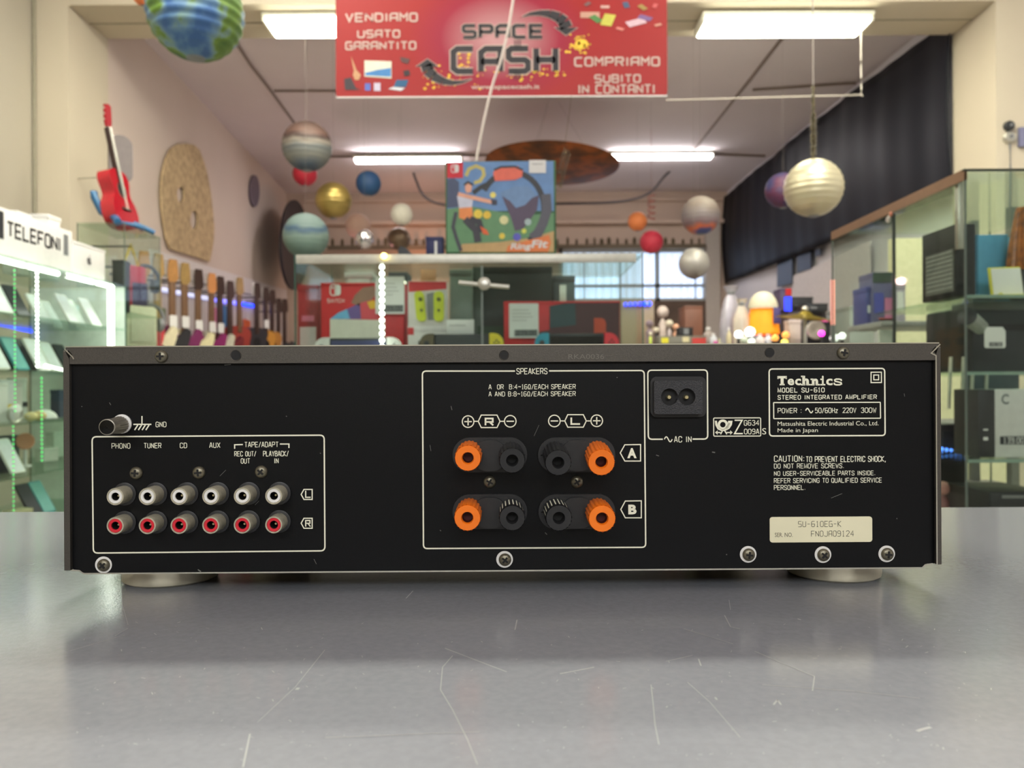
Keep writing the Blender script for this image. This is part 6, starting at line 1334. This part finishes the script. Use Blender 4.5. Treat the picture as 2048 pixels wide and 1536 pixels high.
# right wall: dark windows and pale panels under the curtain
RWF = Frame((XR(DB) - .012, DB - .05, 0), radians(-90 + .86))
def rw(name, pts, mt, lab, cat, y=-.02, th=.018):
    o = MB().prism([RWF.L(*p, y) for p in pts], y, y + th).build(name, mt, None, RWF.loc, (0, 0, RWF.rz), smooth=0); return tag(o, lab, cat)
m_dw = mat('dark_shutter', (40, 44, 58), .4)
rw('dark_shutter', [(1554, 524), (1584, 512), (1584, 566), (1554, 575)], m_dw, 'tall dark shutter panel in the right wall below the black curtain', 'shutter'); rw('dark_shutter', [(1594, 510), (1621, 500), (1621, 537), (1594, 546)], m_dw, 'smaller dark shutter panel right of the tall one below the curtain', 'shutter')
rw('dark_shutter', [(1630, 500), (1640, 496), (1640, 510), (1630, 514)], m_dw, 'smallest dark shutter piece right of the other two below the curtain', 'shutter')
rw('pale_panel', [(1586, 552), (1640, 528), (1740, 480), (1740, 640), (1586, 660)], mat('pegboard_lilac', (210, 204, 206), .8), 'pale lilac board on the right wall behind the cymbal', 'panel', -.008, .006)
# small keys on the near right front wall
for px, py, r, lab, c in ((2018, 252, 10, 'upper dark round dial of a pair on the grey wall right of the pillar', m_dark), (2018, 275, 12, 'lower steel round dial of a pair on the grey wall right of the pillar', m_alu)):
    d = D0 - .012; p = W(px, py, d); t = thing('wall_dial', lab, 'dial', p); rr = r * d / F; MB().lathe([(rr, -.012), (rr, .01), (rr * .8, .02), (rr * .3, .022)], (0, 0, 0), (0, -1, 0), 24).build('dial_body', c, t); MB().lathe([(rr * .3, .018), (rr * .3, .03)], (0, 0, 0), (0, -1, 0), 16).build('dial_knob', m_grey, t)
o = MB().tube([W(2020, 288, D0 - .02) - W(2020, 288, D0 - .02), W(2021, 340, D0 - .02) - W(2020, 288, D0 - .02), W(2020, 420, D0 - .02) - W(2020, 288, D0 - .02)], .006, 6).build('wall_cable', m_grey, None, W(2020, 288, D0 - .02)); tag(o, 'thin grey cable hanging below the two round dials', 'cable')
o = MB().b2(-.03, -.02, -.06, .03, .01, .06, .005).build('wall_switch', C(120, 120, 150), None, W(2046, 275, D0 - .012)); tag(o, 'blue-grey switch box at the frame edge beside the round dials', 'switch')

# ================================================================ RIGHT SHOWCASE
RD = 1.9
rx0 = W(1930, 338, RD).x; rz1 = W(1930, 339, RD).z; rdb = rx0 * F / (1666 - 1024)
rx1 = rx0 + .55
S1, S2, S3, S0 = 1.318, 1.125, .905, .70
rc = glass_case('tool_showcase', 'tall glass showcase with a brown top edge full of used electronics, at the right', rx0, rx1, RD, rdb, .3, rz1, [], [(rx0, RD), (rx0, rdb), (rx1, RD), (rx1, rdb)], gm=glass('side_glass', (245, 249, 245), 1.35, .5), post=mat('pale_edge', (120, 140, 124), .3))
cxr, cyr = (rx0 + rx1) / 2, (RD + rdb) / 2
ys = RD + .50 - cyr            # shelves reach half way back
for zs in (S1, S2, S3, S0):
    s = MB().b2(rx0 - cxr + .02, RD - cyr + .03, zs - .008, rx1 - cxr - .01, ys, zs).build('shelf', m_glassg, rc, smooth=0)
    MB().b2(rx0 - cxr + .02, RD - cyr + .028, zs - .008, rx1 - cxr - .01, RD - cyr + .03, zs).build('shelf_edge', m_gshelf, s, smooth=0)
MB().b2(rx0 - cxr - .004, RD - cyr - .002, rz1 - .026, rx0 - cxr + .004, rdb - cyr, rz1 + .001).build('top_trim', mat('brown_trim', (128, 98, 70), .4, .2), rc, smooth=0)
MB().b2(rx0 - cxr - .004, RD - cyr - .004, rz1 - .004, rx1 - cxr, RD - cyr + .006, rz1 + .001).build('top_trim', mat('dark_trim', (60, 66, 56), .4), rc, smooth=0)
MB().b2(rx0 - cxr + .006, RD - cyr + .04, W(1930, 492, RD).z, rx0 - cxr + .02, RD - cyr + .055, rz1 - .02, .001).build('shelf_bracket', m_alu, rc)
ym = (W(1787, 480, 1).x and rx0 * F / (1787 - 1024)) - cyr
MB().b2(rx0 - cxr - .001, ym - .003, .3, rx0 - cxr + .007, ym + .003, rz1 - .03).build('pane_joint', mat('joint_dark', (60, 70, 66), .4), rc, smooth=0)
hy = ym + .01; hz = W(1788, 437, ym + cyr).z; hx = rx0 - cxr - .004
MB().lathe([(.009, 0), (.011, .004), (.008, .008)], (hx, hy, hz), (-1, 0, 0), 20).build('hinge', m_alu, rc); MB().lathe([(.007, 0), (.008, .004), (.005, .006)], (hx, hy - .012, hz + .012), (-1, 0, 0), 16).build('hinge', mat('copper_pin', (196, 130, 110), .3, .6), rc)
# top shelf goods
PCX = Frame((rx0 + .016, RD + .232, S1 + .001), radians(-90)); t = thing('computer_tower', 'slim black computer with grey ribbed side grille in the right showcase', 'computer', PCX.loc, PCX.rz)
MB().b2(0, 0, 0, .162, .052, .186, .003).build('case_body', C(28, 30, 32), t)
g_ = MB()
for i in range(9): g_.b2(.026, -.003, .022 + i * .0115, .152, 0, .0285 + i * .0115, .0008)
MB().b2(.022, -.0015, .014, .156, -.0005, .124).build('grille_panel', C(92, 94, 92), t, smooth=0); g_.build('grille_slats', C(136, 138, 136), t, smooth=0)
MB().b2(.162, .008, .02, .1635, .044, .17, .0006).build('front_strip', C(16, 22, 20), t)
q = W(1985, 520, RD + .26); o = thing('blue_folder', 'large sky blue folder standing behind the yellow stand in the right showcase', 'folder', (W(1984, 575, RD + .24).x, RD + .24, S1 + .001), radians(-4))
fw = 62 / F * (RD + .24); MB().b2(-fw / 2, 0, 0, fw / 2, .02, W(1984, 470, RD + .24).z - S1, .001).build('cover', C(80, 156, 196), o); MB().b2(-fw / 2, -.001, 0, -fw / 2 + .006, .021, W(1984, 470, RD + .24).z - S1).build('spine', C(40, 110, 140), o, smooth=0)
o2 = dup(o, (W(2052, 575, RD + .27).x, RD + .27, S1 + .001), radians(-4), 'second sky blue folder right of the first, cut by the frame')
f_ = Frame((W(2015, 566, RD + .12).x, RD + .12, S1 + .001), radians(-10)); t = thing('card_stand', 'bright yellow card stand holding a white card, in the right showcase', 'card stand', f_.loc, f_.rz)
m_y = C(214, 206, 50); u = (RD + .12) / F
b = MB(); b.T = Matrix.Rotation(radians(-14), 4, 'X'); b.b2(-30 * u, -.001, 0, 30 * u, .004, 66 * u, .001); b.build('stand_plate', m_y, t)
b = MB(); b.T = Matrix.Rotation(radians(-14), 4, 'X'); b.b2(-25 * u, -.0025, 8 * u, 29 * u, -.0005, 63 * u); b.build('white_card', m_paper, t, smooth=0); MB().b2(-30 * u, -.022, 0, 36 * u, 0, 6 * u, .002).build('stand_foot', m_y, t); MB().tube([(-24 * u, -.02, 5 * u), (-20 * u, -.024, 9 * u), (-14 * u, -.02, 5 * u)], .0018, 6).build('clip', m_y, t)
p = W(2046, 500, RD + .2); t = thing('amber_ornament', 'amber brown fringed ornament at the right frame edge of the showcase', 'ornament', (p.x, p.y, S1 + .001)); h = W(2046, 416, RD + .2).z - S1
MB().lathe([(.03, 0), (.032, .02), (.026, h * .35)], (0, 0, 0), (0, 0, 1), 20).build('dark_base', m_dark, t); MB().lathe([(.042, h * .33), (.034, h * .6), (.016, h), (.001, h)], (0, 0, 0), (0, 0, 1), 40, lambda i: 1 if i % 3 else .86).build('fringe', mat('amber', (150, 84, 24), .4, var=.5, scale=60), t)
o = thing('keyboard', 'small grey keyboard lying in front of the blue folder in the right showcase', 'keyboard', (W(1985, 575, RD + .14).x, RD + .13, S1 + .001), radians(-12)); MB().b2(-.04, 0, 0, .02, .05, .008, .002).build('keyboard_base', m_grey, o)
k_ = MB()
for i in range(6):
    for j in range(4): k_.b2(-.037 + i * .0093, .004 + j * .011, .008, -.0295 + i * .0093, .013 + j * .011, .011)
k_.build('keys', C(70, 72, 74), o, smooth=0)
# second shelf
p = W(1990, 690, RD + .16); f_ = Frame((W(1985, 690, RD + .2).x + .06, RD + .2, S2 + .001)); t = thing('printer', 'dark printer-like device filling the second shelf of the right showcase', 'printer', f_.loc); h = W(1985, 612, RD + .2).z - S2
MB().b2(-.115, 0, 0, .16, .24, h, .008).build('printer_body', C(38, 40, 44), t); MB().b2(-.10, -.003, h * .62, .15, 0, h * .72).build('slot', m_slot, t, smooth=0); MB().b2(-.115, -.004, h - .012, .16, .1, h + .012, .004).build('lid', C(92, 94, 92), t); MB().b2(.03, -.0055, h - .004, .055, -.0042, h + .008).build('tag_sticker', C(180, 200, 186), t, smooth=0)
p = W(1945, 640, RD + .1); t = thing('camera_lamp', 'grey cylindrical lamp head hanging in the second shelf of the right showcase', 'lamp', (p.x, p.y, p.z))
MB().cyl((-.012, 0, .008), (.052, .05, -.016), .021, .019, 24).build('lamp_barrel', C(150, 148, 144), t); MB().cyl((.05, .05, -.016), (.06, .10, -.016), .006, n=10).build('arm', m_dark, t); MB().lathe([(.022, 0), (.023, .004), (.018, .006)], (-.012, 0, .008), (-.7, -.6, .25), 24).build('lens_ring', m_dark, t)
def tagcard(px0, py0, px1, py1, d, lab, digits):
    f_ = Frame((W((px0 + px1) / 2, 0, d).x, d, W(px0, py1, d).z)); w_ = (px1 - px0) / F * d; h = (py1 - py0) / F * d; t = thing('price_card', lab, 'price card', f_.loc, 0, 'price cards on the goods')
    MB().prism([(-w_ / 2 + .003, 0), (w_ / 2 - .003, 0), (w_ / 2, .004), (w_ / 2, h * .8), (w_ * .36, h), (-w_ * .36, h), (-w_ / 2, h * .8), (-w_ / 2, .004)], 0, .0015).build('card', m_paper, t, smooth=0); MB().b2(-w_ * .28, -.0006, h * .07, w_ * .34, -.0001, h * .27).build('price_field', m_dark, t, smooth=0)
    m_ = MB(); stext(m_, digits, -w_ * .22, h * .11, w_ * .28, h * .23, -.0009, .9); m_.build('lettering', m_paper, t, smooth=0)
tagcard(1966, 654, 2008, 696, RD + .09, 'white price tag hanging below the grey lamp head', '49.00')
ck = thing('cable_rack', 'pale upright rods in a dark rack on the third shelf of the right showcase', 'rack', (W(1985, 800, RD + .22).x, RD + .22, S3 + .001)); z1_ = W(1985, 724, RD + .12).z - S3; 
MB().b2(-.055, 0, .165 - .0, .075, .05, z1_ + .006, .003).build('rack_bar', C(70, 84, 92), ck); MB().b2(-.05, .035, 0, .075, .06, .17, .003).build('rack_back', C(40, 44, 46), ck)
for i, px in enumerate((1946, 1973, 1993, 2023)):
    x = W(px, 760, RD + .11).x - ck.location.x; MB().cyl((x - .002, -.002, .12), (x + .004, -.002, z1_ + .016), .0045, n=10).build('rod', C(196, 194, 182), ck)
bx_ = thing('white_camera_box', 'white box with dark side and big grey letter in the right showcase', 'box', (W(1988, 790, RD + .07).x, RD + .07, W(1990, 924, RD + .07).z), radians(0)); u = (RD + .07) / F
fb = Frame(bx_.location, 0); xl_ = fb.L(1957, 850)[0]; xm_ = fb.L(1990, 850)[0]; h = fb.L(2000, 788)[1]
MB().b2(xl_, 0, 0, xm_, .11, h, .001).build('dark_side', C(40, 40, 42), bx_); MB().b2(xm_, 0, 0, xm_ + .13, .11, h, .001).build('white_side', C(206, 204, 202), bx_)
m_ = MB(); a = fb.L(2003, 818, -.0008); b = fb.L(2018, 797, -.0008); text(m_, 'C', a[0], a[1], b[0], b[1], -.0008, .03); m_.build('lettering', m_grey, bx_, smooth=0)
for v0, v1 in ((.42, .5), (.66, .7)): MB().b2(xl_ + .012, -.0006, h * v0 * .6, xl_ + .024, -.0001, h * v1 * .6).build('side_print', m_paper, bx_, smooth=0)
bx_.location.z = S3 + .001
m_ = MB().b2(fb.L(2000, 890)[0], -.0014, h * .19, fb.L(2050, 890)[0], -.0004, h * .31).build('price_field', m_dark, bx_, smooth=0); q = MB(); stext(q, '139.00', fb.L(2006, 890)[0], h * .21, fb.L(2046, 890)[0], h * .29, -.002, .9); q.build('lettering', m_paper, m_, smooth=0)
f_ = Frame((W(2010, 1000, RD + .1).x, RD + .1, S0 + .001)); t = thing('black_console', 'black electronic unit with pale lettering on the lowest shelf of the right showcase', 'console', f_.loc); h = W(2010, 985, RD + .1).z - S0
MB().b2(-.04, 0, 0, .12, .2, h, .003).build('console_body', C(24, 25, 27), t); MB().b2(-.008, -.0012, h - .016, .05, -.0003, h - .008).build('brand_plate', C(120, 120, 120), t, smooth=0)
carton('dark_device_box', 'dark blue box lying at the back of the third shelf in the right showcase', 'box', 1885, 850, 1930, 960, RD + .34, .12, C(42, 42, 54), z0=S0 + .16)
carton('device_riser', 'dark riser under the dark blue box in the right showcase', 'box', 1880, 915, 1932, 980, RD + .33, .14, C(26, 26, 28), z0=S0 + .001)
a = W(1879, 897, RD + .30); b = W(1934, 906, RD + .30); led_strip('led_strip', 'pale blue LED reflection built as a glowing strip low in the right showcase', a, b, mat('reflected_led_sky', (90, 150, 255), .5, emit=4, ecol=(80, 140, 255), var=0), .005, None, .012)  # emissive strip in place of a blue sign's reflection
p = W(1886, 985, RD + .3); t = thing('doll', 'small pinkish doll at the lowest shelf beside the amplifier edge', 'doll', (p.x, RD + .3, S0 + .001)); 
MB().lathe([(.02, 0), (.024, .02), (.016, .06), (.008, .075)], (0, 0, 0), (0, 0, 1), 18).build('doll_body', C(120, 66, 66), t); MB().sphere((0, 0, .095), .02, 18, 12).build('head', C(190, 130, 124), t)
# back part of the showcase and goods beyond it, seen through the side pane
wbz = 1.17
sh = thing('wall_shelf', 'long grey shelf with posts beyond the right showcase', 'shelf unit', (0, 0, 0)); 
XS0, XS1 = 1.37, 1.95
for zs in (W(1780, 648, 3.0).z, .95, .7): MB().b2(XS0, 2.85, zs - .02, XS1, 3.14, zs, .002).build('board', C(150, 146, 150), sh)
ZS1 = W(1780, 648, 3.0).z
for px in (1826, 1763): x = XS0 + .5; MB().b2(x - .015, 2.86 if px == 1826 else 3.10, 0, x + .015, 2.89 if px == 1826 else 3.13, 1.75).build('post', C(110, 112, 104), sh, smooth=0)
ZZ = ZS1 + .001
for nm, px0, py0, px1, d, mt, lab, pts in [('toy_box', 1746, 545, 1788, 2.98, C(90, 90, 130), 'colourful toy box with a dark green header beyond the right showcase', [('green_header', 0, .8, 1, 1, C(40, 66, 58)), ('blue_art', .05, .2, .5, .6, C(60, 70, 160)), ('pink_art', .55, .1, .9, .5, C(190, 110, 150))]),
        ('toy_box', 1790, 568, 1811, 2.96, C(170, 160, 176), 'narrow lilac box right of the colourful toy box', [('white_art', .2, .3, .8, .8, m_paper)]), ('toy_box', 1733, 574, 1745, 3.0, C(66, 70, 140), 'blue toy box left of the colourful one beyond the right showcase', [('art_white', .2, .3, .6, .5, m_paper)])]:
    carton(nm, lab, 'box', px0, py0, px1, 640, d, .12, mt, z0=ZZ, group='boxes on the grey shelf', patches=pts)
o = carton('red_tray', 'flat orange-red tray at the edge of the grey shelf', 'tray', 1757, 636, 1811, 640, 2.98, .1, C(196, 80, 54), z0=ZZ)
p = W(1778, 680, 2.84); carton('sign_card', 'white card with a red emblem under the grey shelf', 'card', 1758, 660, 1786, 690, 2.88, .01, m_paper, z0=.951, patches=[('red_emblem', .35, .35, .75, .75, C(190, 80, 80))])
carton('metal_cabinet', 'grey metal cabinet right of the pair of white lights, beyond the right showcase', 'cabinet', 1700, 612, 1748, 760, 4.0, .3, C(146, 150, 148), z0=0)
for px0, px1, py0, lab in ((1862, 1875, 648, 'first dark bottle beyond the side pane above the amplifier corner'), (1880, 1893, 655, 'second dark bottle beyond the side pane above the amplifier corner')):
    bottle((px0 + px1) / 2, py0, px1 - px0, 2.9, C(44, 46, 46), lab, ZZ)
yw = MB().b2(W(1786, 600, 3.95).x, 3.95, 0, 2.6, 4.0, W(1786, 476, 3.95).z)
o = yw.build('cream_partition', C(224, 217, 182, .8), None, smooth=0); tag(o, 'cream yellow partition board behind the right showcase', 'partition')
st_ = thing('neon_tube', 'upright pinkish neon tube just left of the right showcase', 'light', W(1666, 650, 3.6)); MB().cyl((0, 0, 0), (0, 0, W(1666, 560, 3.6).z - W(1666, 650, 3.6).z), .009, n=10).build('tube', mat('neon_pink', (255, 170, 150), .5, emit=1.5, ecol=(255, 160, 150), var=0), st_); MB().cyl((0, 0, -.25), (0, 0, 0), .012, n=10).build('socket', m_grey, st_)
